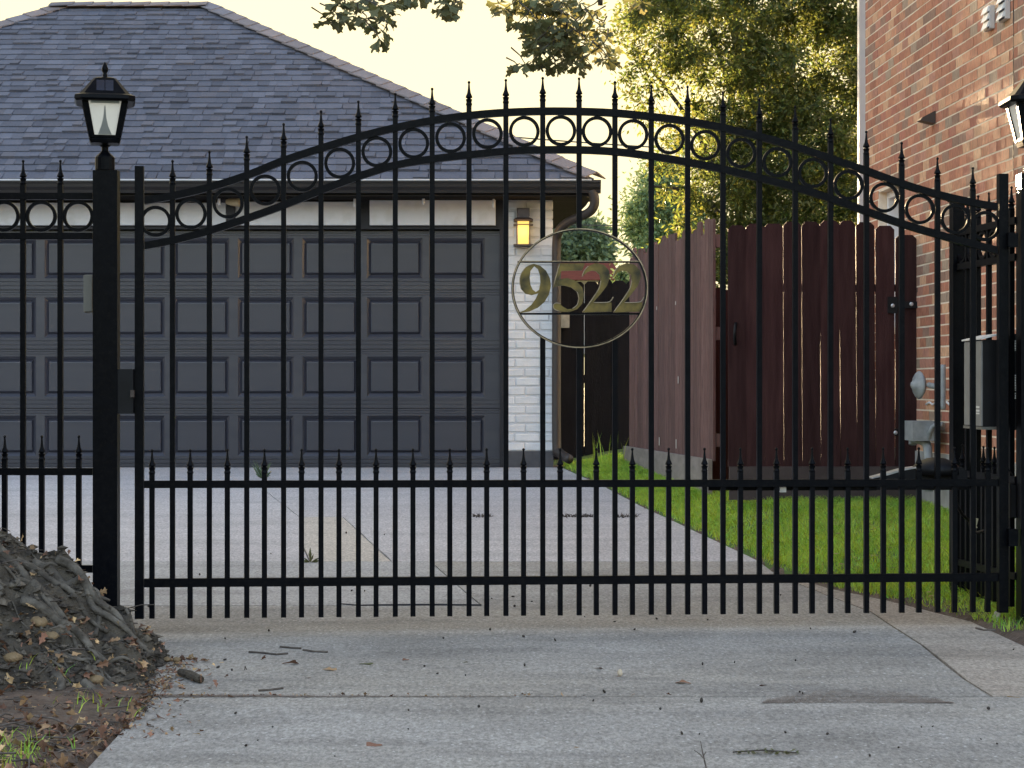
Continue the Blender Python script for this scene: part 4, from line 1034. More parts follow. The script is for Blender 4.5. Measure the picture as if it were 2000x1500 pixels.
# big dark tree behind the board fence
bt = thing('shade_tree', 'tall leafy tree with sunlit yellow edges behind the board fences', 'tree', (3.2, 23.5, gz(20)))
limb(bt, [(3.2,23.5,.5),(3.15,23.4,2.2),(3.0,23.4,3.6),(2.7,23.3,5.0),(2.4,23.3,6.4)], .16, .04, 'branch', 'trunk', 12)
for tgt in ((1.35,22.8,5.2),(1.6,23,3.6),(4.8,23.6,5.2),(2.0,24.4,6.6),(3.9,22.6,4.2),(1.75,22.6,2.6)):
    limb(bt, [(3.1,23.4,2.4),((3.0+tgt[0])/2,23.4,(2.9+tgt[2])/2+.2),tgt], .045, .012)
cl = []
for i in range(620):
    px = rnd.uniform(1225, 1900); py = rnd.uniform(-260, 560); Yt = rnd.uniform(21.5, 24.3)
    # ragged left side that bulges at the top and near y 330
    lim = 1305 + (40 if 150 < py < 260 else 0) - (75 if py < 60 else 0) + (45 if py > 280 else 0) - max(0, (py-420)*.5)
    if py < -60: lim -= 10
    if px < lim: continue
    cl.append((pxy(px, py, Yt), rnd.uniform(.26,.44), rnd.uniform(.6,1.2)))
for px, py in ((1215,75),(1235,95),(1250,130),(1225,150),(1265,160),(1240,60),(1290,110),(1262,40),(1285,20),(1235,185),(1262,205),(1290,180),(1300,235),(1260,235),(1310,60),(1320,20),(1245,118),(1275,75),(1330,270),(1300,275),(1285,330),(1330,330),(1300,380),(1345,360),(1330,430),(1370,400),(1380,500),(1410,520),(1390,450),(1420,470)):
    for _ in range(2): cl.append((pxy(px+rnd.uniform(-8,8), py+rnd.uniform(-8,8), rnd.uniform(21.6,23.0)), rnd.uniform(.18,.30), rnd.uniform(.14,.26)))
for _ in range(90): cl.append((pxy(rnd.uniform(1420,1690), rnd.uniform(-20,520), rnd.uniform(21.4,23)), rnd.uniform(.25,.4), 1))
crown('crown', bt, M['elm_leaf'], cl, 290, .072, .36, .4)
# lighter tree behind, lower left of it
pt = thing('young_tree', 'pale green tree rising just over the weathered fence', 'tree', (2.3, 31, gz(20)))
limb(pt, [(2.3,31,.5),(2.25,31,2.0),(2.2,31,3.2)], .1, .03, 'branch', 'trunk')
cl = [(pxy(rnd.gauss(1300,32), rnd.gauss(420,45), rnd.uniform(30,32)), rnd.uniform(.25,.4), 1) for _ in range(60)]
cl += [(pxy(rnd.uniform(1238,1275), rnd.uniform(370,480), 31), .2, .35) for _ in range(16)]
crown('crown', pt, M['pale_leaf'], cl, 260, .09, .38, .4)
ft = thing('round_tree', 'round green tree far away seen through the number sign', 'tree', pxy(1130, 560, 46))
limb(ft, [pxy(1130,620,46), pxy(1131,540,46), pxy(1132,480,46)], .2, .06, 'branch', 'trunk')
cl = []
for _ in range(150):
    a = rnd.uniform(0, 6.28); r_ = math.sqrt(rnd.random()); cl.append((pxy(1126+52*r_*math.cos(a), 486+50*r_*math.sin(a), rnd.uniform(45,47)), rnd.uniform(.3,.5), 1))
for _ in range(22): cl.append((pxy(rnd.uniform(1160,1186), rnd.uniform(478,510), 46), .25, .6))
for _ in range(8): cl.append((pxy(rnd.uniform(1138,1160), rnd.uniform(438,446), 46), .16, .3))
crown('crown', ft, M['far_leaf'], cl, 70, .16, .5, .4)
st = thing('garden_shrub', 'small bright green shrub behind the black fence right of the sign', 'shrub', pxy(1215, 560, 27))
limb(st, [pxy(1215,600,27), pxy(1215,560,27), pxy(1216,540,27)], .03, .01, 'branch', 'stem')
crown('foliage', st, M['pale_leaf'], [(pxy(rnd.uniform(1206,1226), rnd.uniform(532,556), 27), .1, 1) for _ in range(12)], 60, .06, .5, .4)

# unseen trees added behind the camera to cut low sky light and reflections
for x_, y_, h_, r__, lb in ((-26,-24,9,6,'unseen leafy tree added to block low sky light, far left behind the camera'),(-13,-22,8,6,'unseen leafy tree added to block low sky light, left behind the camera'),(-1,-25,9.5,6.5,'unseen tall leafy tree added to block low sky light, straight behind the camera'),(12,-22,8,6,'unseen leafy tree added to block low sky light, right behind the camera'),(25,-24,9,6,'unseen leafy tree added to block low sky light, far right behind the camera')):
    o = thing('sky_block_tree', lb, 'tree', (x_, y_, -.15), group='unseen trees added to block sky light')
    limb(o, [(x_,y_,-.15),(x_+.1,y_,2),(x_,y_,5)], .3, .12, 'branch', 'trunk')
    crown('crown', o, M['elm_leaf'], [((x_+rnd.gauss(0,r__*.55), y_+rnd.gauss(0,1.6), rnd.uniform(.6, h_)), 1.6, 1) for _ in range(46)], 60, .75, .6, .4)

# far house with the red roof
fh = thing('distant_house', 'distant house with red roof seen between black fence and sky', 'house', pxy(1150, 620, 38))
kf = F/38.
def fxz(px, py): return ((px-1000)/kf, CZ+(HZ-py)/kf)
(xa, za), (xb, zb_) = fxz(1040, 640), fxz(1212, 547)
part('wall', MB().box(xa, xb, 38, 42, za-.5, zb_), M['far_wall'], fh)
(r0x, r0z), (r1x, r1z) = fxz(1036, 548), fxz(1218, 511)
part('roof', MB().add([(r0x,37.7,r0z),(r1x,37.7,r0z),(r1x,42.3,r0z),(r0x,42.3,r0z),(r0x+.3,40,r1z+.12),(r1x-.12,40,r1z+.12)], [(0,1,5,4),(1,2,5),(2,3,4,5),(3,0,4),(0,3,2,1)]), M['red_roof'], fh)
(wx0, wz0), (wx1, wz1) = fxz(1160, 570), fxz(1176, 551)
part('window', MB().box(wx0, wx1, 37.97, 37.999, wz0, wz1), M['white_paint'], fh)

# wires
def wire(p0, p1, sag, label, r=.012):
    p0, p1 = Vector(p0), Vector(p1); pts = [p0.lerp(p1, t/12)-Vector((0,0,sag*4*(t/12)*(1-t/12))) for t in range(13)]
    o = part('power_line', MB().tube(pts, r, 6), M['wire'], smooth=True); tag(o, label, 'cable', 'overhead cables behind the garage')
wire(pxy(600,228,32), pxy(1700,306,32), .1, 'single overhead cable crossing the sky inside the gate rings')
wire(pxy(600,430,40), pxy(1700,446,40), .02, 'upper overhead cable crossing the sky just above the sign', .011)
wire(pxy(600,436,40), pxy(1700,455,40), .02, 'lower overhead cable crossing the sky just above the sign', .009)

# ------------------------------------------------------------------ oak: trunk and roots out of frame left, twigs hanging in
oak = thing('oak_tree', 'old oak with gnarled surface roots at lower left and twigs hanging over the gate', 'tree', (-2.85, 7.3, .25))
tr = []
for t in range(9):
    z_ = .2 + t*.5; r_ = .36+.35*math.exp(-t*1.1); tr.append(((-2.9 + .02*t, 7.3, z_), r_))
part('trunk', MB().tube([p for p, r_ in tr], [r_ for p, r_ in tr], 20), M['bark'], oak, smooth=True)
for pts, r0, r1 in (([(-2.8,7.3,3.9),(-2.2,7.9,4.6),(-1.3,8.7,4.7),(-.7,9.3,4.1),(-.62,9.5,3.35)], .13, .012),
                    ([(-2.7,7.3,4.1),(-1.4,8.2,5.2),(-.2,9.0,5.0),(.35,9.4,4.2),(.42,9.5,3.1)], .14, .012),
                    ([(-2.8,7.2,4.1),(-1.8,6,5.2),(-.4,4.5,5.9),(1.2,3.2,6.2)], .16, .03),
                    ([(-2.9,7.3,4.1),(-3.6,6,5.4),(-4.6,4.5,6.0)], .16, .03), ([(-2.9,7.3,4.1),(-2.6,7.6,5.6),(-1.2,7.2,6.6),(1.4,7.2,6.8)], .15, .03)):
    limb(oak, pts, r0, r1, 'bark', 'limb', 10)
# crown overhead, above the frame
n = 5500
C = np.stack([npr.uniform(-6.5,2.6,n), npr.uniform(-1,9.6,n), npr.uniform(3.75,7.2,n)],1)
keep = (np.sin(C[:,0]*1.9+C[:,2])*np.cos(C[:,1]*1.7)+npr.normal(size=n)*.6 > -.25) & (C[:,2] > CZ+.215*C[:,1]+.25) ; C = C[keep]
Dn = npr.normal(size=C.shape); Dn /= np.linalg.norm(Dn,axis=1,keepdims=True); S = npr.uniform(.07,.12,len(C))
V, Fc = leaf_cloud(C, Dn, S, S*.45); o = npmesh('crown', V, Fc, M['oak_leaf'], oak); o['kind'] = 'stuff'
# lobed leaf meshes (water oak): narrow base, three blunt lobes at the tip
def oak_leaf_mesh(v):
    L = [(0,0),(.08,.10),(.10,.30),(.16,.45),(.28,.62),(.34,.80),(.20,.82),(.12,.78),(.10,1.0),(0,1.06)]
    if v == 1: L = [(0,0),(.07,.12),(.09,.35),(.14,.55),(.30,.75),(.36,.92),(.20,.90),(.14,.98),(0,1.08)]
    if v == 2: L = [(0,0),(.06,.15),(.12,.32),(.25,.42),(.27,.55),(.14,.55),(.18,.72),(.32,.86),(.18,.92),(.08,.92),(0,1.05)]
    pts = L + [(-x, y) for x, y in L[::-1][1:-1]]
    vs_ = []; 
    for x, y in pts: vs_.append((x, y, -.18*y*y + .25*abs(x)))
    m_ = len(L); mid = [(0, y, -.18*y*y) for _, y in L]
    vv = [(x, y, -.18*y*y+.22*abs(x)) for x, y in L] + [(-x, y, -.18*y*y+.22*abs(x)) for x, y in L] + mid
    f = []
    for i in range(m_-1):
        f.append((2*m_+i, i, i+1, 2*m_+i+1)); f.append((2*m_+i, 2*m_+i+1, m_+i+1, m_+i))
    mb = MB(); mb.add(vv, f); me = mb.mesh('leaf'); return me
LM = [oak_leaf_mesh(i) for i in range(3)]
wh = [(672,42,0),(655,28,0),(694,38,1),(642,45,0),(660,12,0),(690,12,1),(720,20,1),(745,18,1),(715,42,1),(736,52,1),(748,66,1),(741,80,2),(752,40,1),(765,12,1),(782,6,1),(705,5,1),(730,2,1),(790,2,0),(675,2,1),(758,26,1),
      (872,8,1),(884,4,1),(868,22,0),(884,22,2),(880,14,1),(810,-8,1),(846,-6,1)]
for px, py in ((975,12),(985,22),(1000,6),(1010,25),(1022,12),(1035,30),(1012,48),(1030,55),(1045,10),(1060,25),(1075,6),(1050,45),(1070,50),(1090,30),(1040,75),(1060,78),(1080,75),(1100,60),(1035,98),(1055,105),(1075,108),(1095,95),(1110,80),(1120,50),(1112,20),(1130,10),(1138,60),(1130,85),(1115,105),(1100,120),(1085,128),(1120,128),(1136,112),(1025,128),(1040,122),(1012,132),(1150,30),(1158,42),(1165,60),(1172,68),(1150,85),(1142,98),(1178,92),(1186,108),(1190,120),(1178,122),(1062,130),(1130,135),(1160,100),(1100,8),(1085,45),(1068,90),(1244,6),(1250,14),(1050,60),(1090,80),(1075,62),(1110,40),(1125,70),(1045,20),(1110,95),(1140,22),(1058,2),(1090,2),(1025,2)):
    wh.append((px, py, 1))
for _ in range(16): wh.append((rnd.uniform(1035,1125), rnd.uniform(0,110), 1))
lp = []; tw = MB()
for px, py, kd in wh:
    Yc = 9.4 + rnd.uniform(-.25,.25); c_ = P(px, py-4, Yc); nl = rnd.choice((5,6,7))
    a0 = rnd.uniform(0,6.28)
    for k in range(nl):
        a = a0 + k*2.4
        d = Vector((math.cos(a), math.sin(a)*.7, -.25+rnd.uniform(-.5,.35)))
        if kd == 2: d.z -= .8
        lp.append((c_ + Vector((rnd.uniform(-.008,.008), 0, rnd.uniform(-.01,.01))), d.normalized(), rnd.uniform(.055,.078)))
    top = c_ + Vector((rnd.uniform(-.09,.09), rnd.uniform(-.06,.06), rnd.uniform(.03,.10))); tw.tube([top, (top+c_)/2+Vector((.01,0,0)), c_], [.004,.003,.002], 5)
part('twigs', tw, M['branch'], oak, kind='stuff')
rnd.shuffle(lp); lp.sort(key=lambda t: 0 if t[0].z < CZ+HZ/F*9.4 else 1)
restV = []; restF = []
for i, (c_, d, s) in enumerate(lp):
    rotm = d.to_track_quat('Y', 'Z').to_matrix().to_4x4() @ Matrix.Rotation(rnd.uniform(-1.2,1.2), 4, 'Y')
    me = LM[i % 3]
    if i < 298:
        o = link('leaf', me, M['oak_leaf'], c_, oak); o.rotation_euler = rotm.to_euler(); o.scale = (s, s, s)
    else:
        b = len(restV); restV += [tuple(c_ + (rotm @ (v.co*s))) for v in me.vertices]; restF += [tuple(b+q for q in p_.vertices) for p_ in me.polygons]
if restV: part('leaf_mass', MB().add(restV, restF), M['oak_leaf'], oak, kind='stuff')

# root mound
prof = [(-1.24,0),(-1.30,.05),(-1.345,.12),(-1.40,.165),(-1.46,.185),(-1.53,.20),(-1.62,.28),(-1.72,.36),(-1.80,.375),(-1.86,.41),(-1.95,.44),(-2.2,.62),(-2.6,1.0),(-3.0,1.2),(-3.5,.9),(-4.0,.4),(-4.6,0)]
def hc(x):
    for (a, ha), (b, hb) in zip(prof, prof[1:]):
        if b <= x <= a: return ha + (hb-ha)*(x-a)/(b-a)
    return 0
from mathutils import noise as mn
def mound(X, Y):
    c_ = 7.55; t = (Y-c_)
    wfr = .62 + .5*sm((-1.3-X)/.9); wbk = .42
    f_ = 1 - sm(abs(t)/(wfr if t < 0 else wbk))
    h = hc(X)*f_**.8
    if h < .003: return h
    q = Vector((X*2.6, Y*3.2, 0))
    r1 = 1-abs(mn.noise(q)*2); r2 = 1-abs(mn.noise(q*3.1+Vector((5,2,0)))*2); r3 = mn.noise(q*9)
    e = min(1, h/.08)
    r4 = mn.noise(q*23); return h + e*((r1-.6)*.075 + (r2-.6)*.045 + r3*.026 + r4*.012 + mn.noise(q*1.3+Vector((9,4,0)))*.05*min(1, h/.2))
xs = np.arange(-4.6, -1.18, .018); ys = np.arange(6.3, 8.05, .02)
V = []; 
for y in ys:
    for x in xs: V.append((x, y, max(gz(y)-.05, ground_z(min(x,-1.26), y) - .02 + mound(x, y))))
nx, ny = len(xs), len(ys); i, j = np.meshgrid(np.arange(nx-1), np.arange(ny-1)); a = (j*nx+i).ravel()
rt = npmesh('root_flare', np.array(V), np.stack([a,a+1,a+nx+1,a+nx],1), M['bark'], None, smooth=True)
rt.parent = oak; rt.location = -W[oak]; rt.name = 'root_flare'
def sz(X, Y): return ground_z(min(X,-1.26), Y) - .02 + mound(X, Y)
# winding surface roots
for k in range(30):
    x = rnd.uniform(-2.1,-1.45); y = rnd.uniform(6.95,7.6); a = rnd.uniform(-.9,.7)-.4; r0 = rnd.choice((.004,.006,.008,.012,.02)); pts = []
    for t in range(9):
        pts.append((x, y, sz(x, y)+r0*.35)); x += math.cos(a)*.055*(1+r0*12); y += math.sin(a)*.045; a += rnd.uniform(-.9,.9)
        if x > -1.3 or y < 6.75: break
    if len(pts) > 3: limb(oak, pts, r0, r0*.4, 'root', 'root', 7)
for px, py, pts in ((0,0,[(45,1112),(75,1112),(98,1100),(112,1106)]),(0,0,[(60,1104),(85,1122),(100,1130)]),(0,0,[(180,1163),(200,1168),(215,1173)])):
    limb(oak, [pxy(a, b, 7.5) for a, b in pts], .012, .004, 'root', 'root', 7)

# litter on and around the roots
def litter(n, fx, m, name, label, cat, smin, smax):
    V = []; Fc = []
    for _ in range(n):
        X, Y, z_ = fx(); s = rnd.uniform(smin, smax); a = rnd.uniform(0, 6.28); me = LM[rnd.randrange(3)]
        rm = Matrix.Rotation(a, 3, 'Z') @ Matrix.Rotation(rnd.gauss(0,.45), 3, 'X') @ Matrix.Rotation(rnd.gauss(0,.5), 3, 'Y') 
        if rnd.random() < .5: rm = rm @ Matrix.Scale(-1, 3, (0,0,1))
        b = len(V); V += [tuple(Vector((X,Y,z_)) + rm @ Vector((v.co.x*s, v.co.y*s, v.co.z*s*1.6+.1*s))) for v in me.vertices]; Fc += [tuple(b+q for q in p_.vertices) for p_ in me.polygons]
    o = part(name, MB().add(V, Fc), m); tag(o, label, cat, kind='stuff'); return o
def on_mound():
    while True:
        X, Y = rnd.uniform(-2.3,-1.22), rnd.uniform(5.4,7.65)
        if rnd.random() < .35+.5*sm((7.3-Y)/.5): return X, Y, sz(X, Y)+.004 if Y > 6.31 else ground_z(X, Y)
def on_edge():
    Y = rnd.uniform(6.2,7.7); X = -1.27 + rnd.expovariate(17)*(1 if rnd.random()<.6 else -1); return X, Y, max(gz(Y)+.003, sz(X,Y) if X < -1.25 and Y > 6.3 else 0)+.003
litter(3400, on_mound, M['dry_leaf'], 'leaf_litter', 'dry brown leaves scattered over the oak roots and bare soil', 'leaves', .016, .05)
litter(520, on_edge, M['dry_leaf'], 'leaf_litter', 'band of dead leaf scraps along the edge of the drive below the roots', 'leaves', .010, .032)
def jl():
    X = rnd.uniform(-1.25, .3)*1.0; Y = 6.9+abs(rnd.gauss(0,.02)); X = -1.25 + rnd.expovariate(2.2); return X, Y, gz(Y)+.003
litter(170, jl, M['dry_leaf'], 'joint_debris', 'thin line of brown debris in the nearest drive joint', 'debris', .008, .02)
mb = MB()
for _ in range(520):
    X, Y, z_ = on_mound() if rnd.random() < .9 else on_edge(); a = rnd.uniform(0,6.28); L_ = rnd.uniform(.03,.14)*(.5 if X > -1.35 else 1)
    d = Vector((math.cos(a), math.sin(a)*.6, rnd.uniform(-.1,.25)))*L_
    mb.tube([(X,Y,z_+.006), Vector((X,Y,z_+.01))+d*.5+Vector((rnd.uniform(-.01,.01),0,rnd.uniform(-.004,.01))), Vector((X,Y,z_+.006))+d], [rnd.uniform(.0012,.0035)]*3, 4, False)
o = part('fallen_twigs', mb, M['twig']); tag(o, 'tangle of thin fallen twigs on the oak roots', 'twigs', kind='stuff')

# broken bark, clods and crumbs on the root flare
def on_flare():
    while True:
        X, Y = rnd.uniform(-2.25,-1.24), rnd.uniform(6.8,7.75)
        if mound(X, Y) > .01: return X, Y, sz(X, Y)
mb = MB()
for _ in range(2600):
    X, Y, z_ = on_flare(); r_ = rnd.choice((.005,.007,.009,.013,.02))*rnd.uniform(.7,1.3)
    rm = Matrix.Rotation(rnd.uniform(0,6.28), 3, 'Z') @ Matrix.Rotation(rnd.uniform(-.8,.8), 3, 'X')
    v = [Vector((X,Y,z_)) + rm @ Vector((a*r_*rnd.uniform(.7,2.0), b*r_*rnd.uniform(.6,1.2), c_*r_*rnd.uniform(.3,.9))) for a, b, c_ in ((1,0,0),(-1,0,0),(0,1,0),(0,-1,0),(0,0,1),(0,0,-1))]
    mb.add(v, [(0,2,4),(2,1,4),(1,3,4),(3,0,4),(2,0,5),(1,2,5),(3,1,5),(0,3,5)])
part('bark_crumbs', mb, M['bark_chip'], oak, kind='stuff')

# dirt patch and joint dirt
def flakes(n, fx, m, name, label, cat, smin, smax):
    C = np.array([fx() for _ in range(n)]); a_ = npr.uniform(0, 2*np.pi, n)
    Dn = np.stack([np.cos(a_), np.sin(a_), npr.uniform(-.02,.10,n)], 1); S = npr.uniform(smin, smax, n)
    W2 = S*npr.uniform(.3,.9,n); up_ = np.tile(np.array([0,0,1.]), (n,1)); sd = np.cross(Dn, up_); sd /= np.linalg.norm(sd,axis=1,keepdims=True)
    V = np.stack([C, C+Dn*S[:,None]*.5+sd*W2[:,None]*.5, C+Dn*S[:,None], C+Dn*S[:,None]*.5-sd*W2[:,None]*.5],1).reshape(-1,3); Fc = np.arange(4*n).reshape(n,4)
    o = npmesh(name, V, Fc, m); tag(o, label, cat, kind='stuff'); return o
def f_patch():
    while True:
        px = rnd.uniform(1490, 1860); t = (px-1490)/370; top = 1373 - 24*math.sin(math.pi*min(1,t*1.05))**.8 - 3*mn.noise(Vector((px*.04,0,0)))
        py = 1375 - abs(rnd.gauss(0, (1375-top)*.62))
        if py > top-3: p = GP(px, py); return (p.x, p.y, p.z+.004)
flakes(7000, f_patch, M['dirt'], 'dirt_patch', 'long brown patch of washed dirt on the drive at right front', 'dirt', .003, .008)
def f_joint():
    px = 300 + rnd.expovariate(1/260); py = 1362 + rnd.gauss(0, 1.1) - (2*rnd.random() if px < 560 else 0); p = GP(px, py); return (p.x, p.y, p.z+.004)
flakes(3500, f_joint, M['dirt'], 'joint_dirt', 'thin strip of brown dirt in the joint beside the roots', 'dirt', .004, .011)
def f_all():
    py = rnd.uniform(1100, 1500); px = rnd.uniform(240, 2050); p = GP(px, py); return (p.x, p.y, p.z+.004)
flakes(1300, f_all, M['twig'], 'fine_debris', 'fine dark specks of plant debris spread over the drive', 'debris', .003, .011)
def f_pale():
    py = rnd.uniform(1190, 1500); px = rnd.uniform(240, 2050); p = GP(px, py); return (p.x, p.y, p.z+.004)
flakes(420, f_pale, M['chip'], 'pale_debris', 'tiny pale petal scraps and chips spread over the drive', 'debris', .003, .008)
def f_lawn():
    Y = rnd.uniform(8.6, 13); X = edge_x(Y)+rnd.random()*1.3; return (X, Y, ground_z(X, Y)+.03)
flakes(260, f_lawn, M['dry_leaf'], 'lawn_leaves', 'scattered small dry leaves lying in the lawn', 'leaves', .02, .05)
# grass tufts in joints and weeds
def blades(pts, m, name, label, cat, hmin, hmax, lean=.5, w=.0035, kind='stuff', parent=None):
    n = len(pts); B = np.array(pts); h = npr.uniform(hmin, hmax, n); a = npr.uniform(0, 2*np.pi, n); ln = npr.uniform(.1, lean, n)*h
    d = np.stack([np.cos(a)*ln, np.sin(a)*ln, h],1); a2 = npr.uniform(0, 2*np.pi, n); sd = np.stack([np.cos(a2), np.sin(a2), np.zeros(n)],1)*w/2
    mid = B + d*np.array([.35,.35,.6]); tip = B + d
    V = np.concatenate([B-sd, B+sd, mid+sd*.8, mid-sd*.8, tip]); idx = np.arange(n)
    q = np.stack([idx, idx+n, idx+2*n, idx+3*n],1); t = np.stack([idx+3*n, idx+2*n, idx+4*n, idx+4*n],1)
    me = bpy.data.meshes.new(name)
    # tips as triangles
    t3 = t[:,:3]; nv = len(V); me.vertices.add(nv); me.vertices.foreach_set('co', V.astype(np.float32).ravel())
    loops = np.concatenate([q.ravel(), t3.ravel()]).astype(np.int32); me.loops.add(len(loops)); me.loops.foreach_set('vertex_index', loops)
    me.polygons.add(2*n); ls = np.concatenate([np.arange(n)*4, n*4+np.arange(n)*3]).astype(np.int32); lt_ = np.concatenate([np.full(n,4), np.full(n,3)]).astype(np.int32)
    me.polygons.foreach_set('loop_start', ls); me.polygons.foreach_set('loop_total', lt_); me.update(calc_edges=True)
    o = link(name, me, m, (0,0,0), parent); tag(o, label, cat, kind=kind); return o
pts = []
while len(pts) < 95000:
    Y = 8.3 + 9.9*rnd.random()**1.0; e = edge_x(Y); xmax = 2.95 if Y < 13.2 else (wall_x(Y) if Y < 14 else 1.6)
    X = e + .0 + (xmax-e)*rnd.random()
    if Y > 14 and X > 1.418 - (Y-14)*.114 + .02: continue
    if Y < 13.2 and X > wall_x(Y) and Y > 9: continue
    if Y < 9.3 and rnd.random() < .35 + (X-e < .15)*.45: continue
    if X-e < .12*abs(mn.noise(Vector((Y*3,1,1))))+.02 and rnd.random() < .8: continue
    if mn.noise(Vector((X*2.2, Y*1.6, 3))) < -.32 and rnd.random() < .6: continue
    pts.append((X, Y, ground_z(X, Y)-.004))
blades(pts, M['grass'], 'lawn', 'bright green lawn between the drive and the brick house', 'grass', .02, .055, 1.6, .0042)
pts = [(x+rnd.gauss(0,.03), y+rnd.gauss(0,.02), gz(y)+.1) for x, y in ((.72,17.2),(.78,17.3),(.85,17.25),(.93,17.3)) for _ in range(6)]
blades(pts, M['grass'], 'tall_grass', 'taller grass stems at the foot of the black fence', 'grass', .15, .28, .3, .006)
pts = []
for a, b in ((915,960),(1095,1130),(1130,1160),(1205,1245)):
    for _ in range(60): g_ = GP(rnd.uniform(a,b), 1010); pts.append((g_.x, g_.y+rnd.gauss(0,.03), g_.z))
blades(pts, M['twig'], 'joint_grass', 'dry grass clippings caught along the far drive joint', 'grass', .01, .03, 2.5, .008)
pts = []
for _ in range(4200):
    X = rnd.uniform(-2.0,-1.2); Y = rnd.uniform(5.5,7.1)
    w_ = .8*math.exp(-((X+1.49)/.10)**2-((Y-5.85)/.14)**2) + .22*math.exp(-((X+1.38)/.09)**2-((Y-6.62)/.1)**2) + .10*math.exp(-((X+1.62)/.12)**2-((Y-7.0)/.15)**2)
    if rnd.random() < w_: pts.append((X, Y, max(ground_z(X,Y), sz(X,Y) if Y > 6.31 else 0)))
blades(pts, M['grass'], 'verge_grass', 'sparse green grass growing in the soil below the roots', 'grass', .015, .06, 1.3, .004)

# weeds on the drive
def weed(name, base, leaves, label, m='pale_leaf'):
    o = thing(name, label, 'weed', base); b = Vector(base)
    for dx_, dz_, L_, wd_ in leaves:
        tip = b + Vector((dx_, rnd.uniform(-.02,.02), dz_)); d = (tip-b); s = Vector((d.z, 0, -d.x)).normalized()*wd_
        md = b + d*.55 + Vector((0,-.01,0))
        part('leaf', MB().add([b, md+s, tip, md-s, md+Vector((0,-.008,0))], [(0,1,4),(1,2,4),(2,3,4),(3,0,4)]), M[m], o)
    return o
weed('weed', GP(606, 1099), [(0.0,.085,.08,.009),(.02,.05,.05,.006),(-.05,.012,.05,.01),(.05,.012,.05,.01),(-.035,.03,.04,.006),(.055,.03,.04,.006)], 'small broad leaved green weed in the drive joint seen through the gate', 'oak_leaf')
b = GP(512, 935)
weed('weed', b, [(rnd.uniform(-.09,.09), rnd.uniform(.02,.16), 0, .007) for _ in range(34)], 'bushy little weed growing in front of the garage door', 'far_leaf')
# leafy sprig and standing twig near the front edge
sp = thing('leafy_sprig', 'fallen dark green leafy sprig lying on the concrete at right front', 'sprig', GP(1490, 1474))
b = GP(1490, 1474)
for _ in range(46):
    x = b.x + rnd.uniform(-.09,.10); y = b.y + rnd.uniform(-.03,.03); a = rnd.uniform(0,6.28); L_ = rnd.uniform(.012,.022)
    v0 = Vector((x,y,b.z+.006)); v1 = v0+Vector((math.cos(a)*L_, math.sin(a)*L_, rnd.uniform(0,.012))); s = Vector((-math.sin(a),math.cos(a),.3))*.005
    part('leaf', MB().add([v0, (v0+v1)/2+s, v1, (v0+v1)/2-s], [(0,1,2,3)]), M['oak_leaf'], sp)
part('stem', MB().tube([b+Vector((-.09,0,.008)), b+Vector((0,.01,.012)), b+Vector((.1,-.01,.008))], .0025, 5), M['twig'], sp)
tg = thing('twig', 'thin forked twig sticking up at the bottom edge of the photo', 'twig', P(1375, 1512, 5.75))
part('stem', MB().tube([P(1382,1512,5.72), P(1377,1490,5.75), P(1372,1468,5.78), P(1368,1447,5.8)], [.003,.0025,.002,.001], 6), M['twig'], tg)
part('side_shoot', MB().tube([P(1376,1484,5.75), P(1368,1474,5.76), P(1356,1465,5.78)], [.002,.0015,.001], 5), M['twig'], tg)
part('side_shoot', MB().tube([P(1374,1476,5.76), P(1379,1468,5.76)], [.0015,.001], 5), M['twig'], tg)
# log, sticks
o = thing('broken_branch', 'short broken branch piece with pale cut end beside the oak roots', 'branch', GP(376, 1335))
a_, b_ = GP(352, 1322)+Vector((0,0,.018)), GP(392, 1336)+Vector((0,0,.016))
part('bark', MB().tube([a_, a_.lerp(b_,.5)+Vector((0,0,.004)), b_], [.013,.016,.014], 10), M['bark'], o)
part('cut_end', MB().lathe([(.0125,0),(.0125,.003),(.006,.004)], b_, 10, 'x'), M['dry_leaf'], o)
for i, (pts, lab) in enumerate((
    ([(486,1276),(515,1278),(540,1281),(562,1279)], 'long thin stick on the concrete left of centre, in front of the gate'),
    ([(547,1266),(570,1268),(588,1269)], 'short stick lying just behind the long stick'),
    ([(592,1272),(612,1275),(640,1276)], 'thin stick with pale tip right of the long stick'),
    ([(505,1352),(530,1350),(553,1347)], 'stick lying along the dirt in the front drive joint'),
    ([(1868,1152),(1880,1153),(1895,1152)], 'x') )):
    if lab == 'x': continue
    p_ = [GP(a, b)+Vector((0,0,.006)) for a, b in pts]
    o = part('stick', MB().tube(p_, [.004]*len(p_), 6), M['twig']); tag(o, lab, 'stick')
p_ = [GP(a, b)+Vector((0,0,.004)) for a, b in ((665,1181),(700,1184),(760,1183.5),(850,1183),(940,1184))]
o = part('steel_strip', MB().tube(p_, [.003,.004,.0055,.006,.006], 6), M['trim_dark']); tag(o, 'long dark strip lying across the drive below the gate bottom rail', 'strip')
p_ = [GP(a, b)+Vector((0,0,.005)) for a, b in ((1906,1229),(1922,1233),(1944,1233))]
o = part('stick', MB().tube(p_, [.004]*3, 6), M['twig']); tag(o, 'thin stick on the tan concrete near the right post', 'stick')
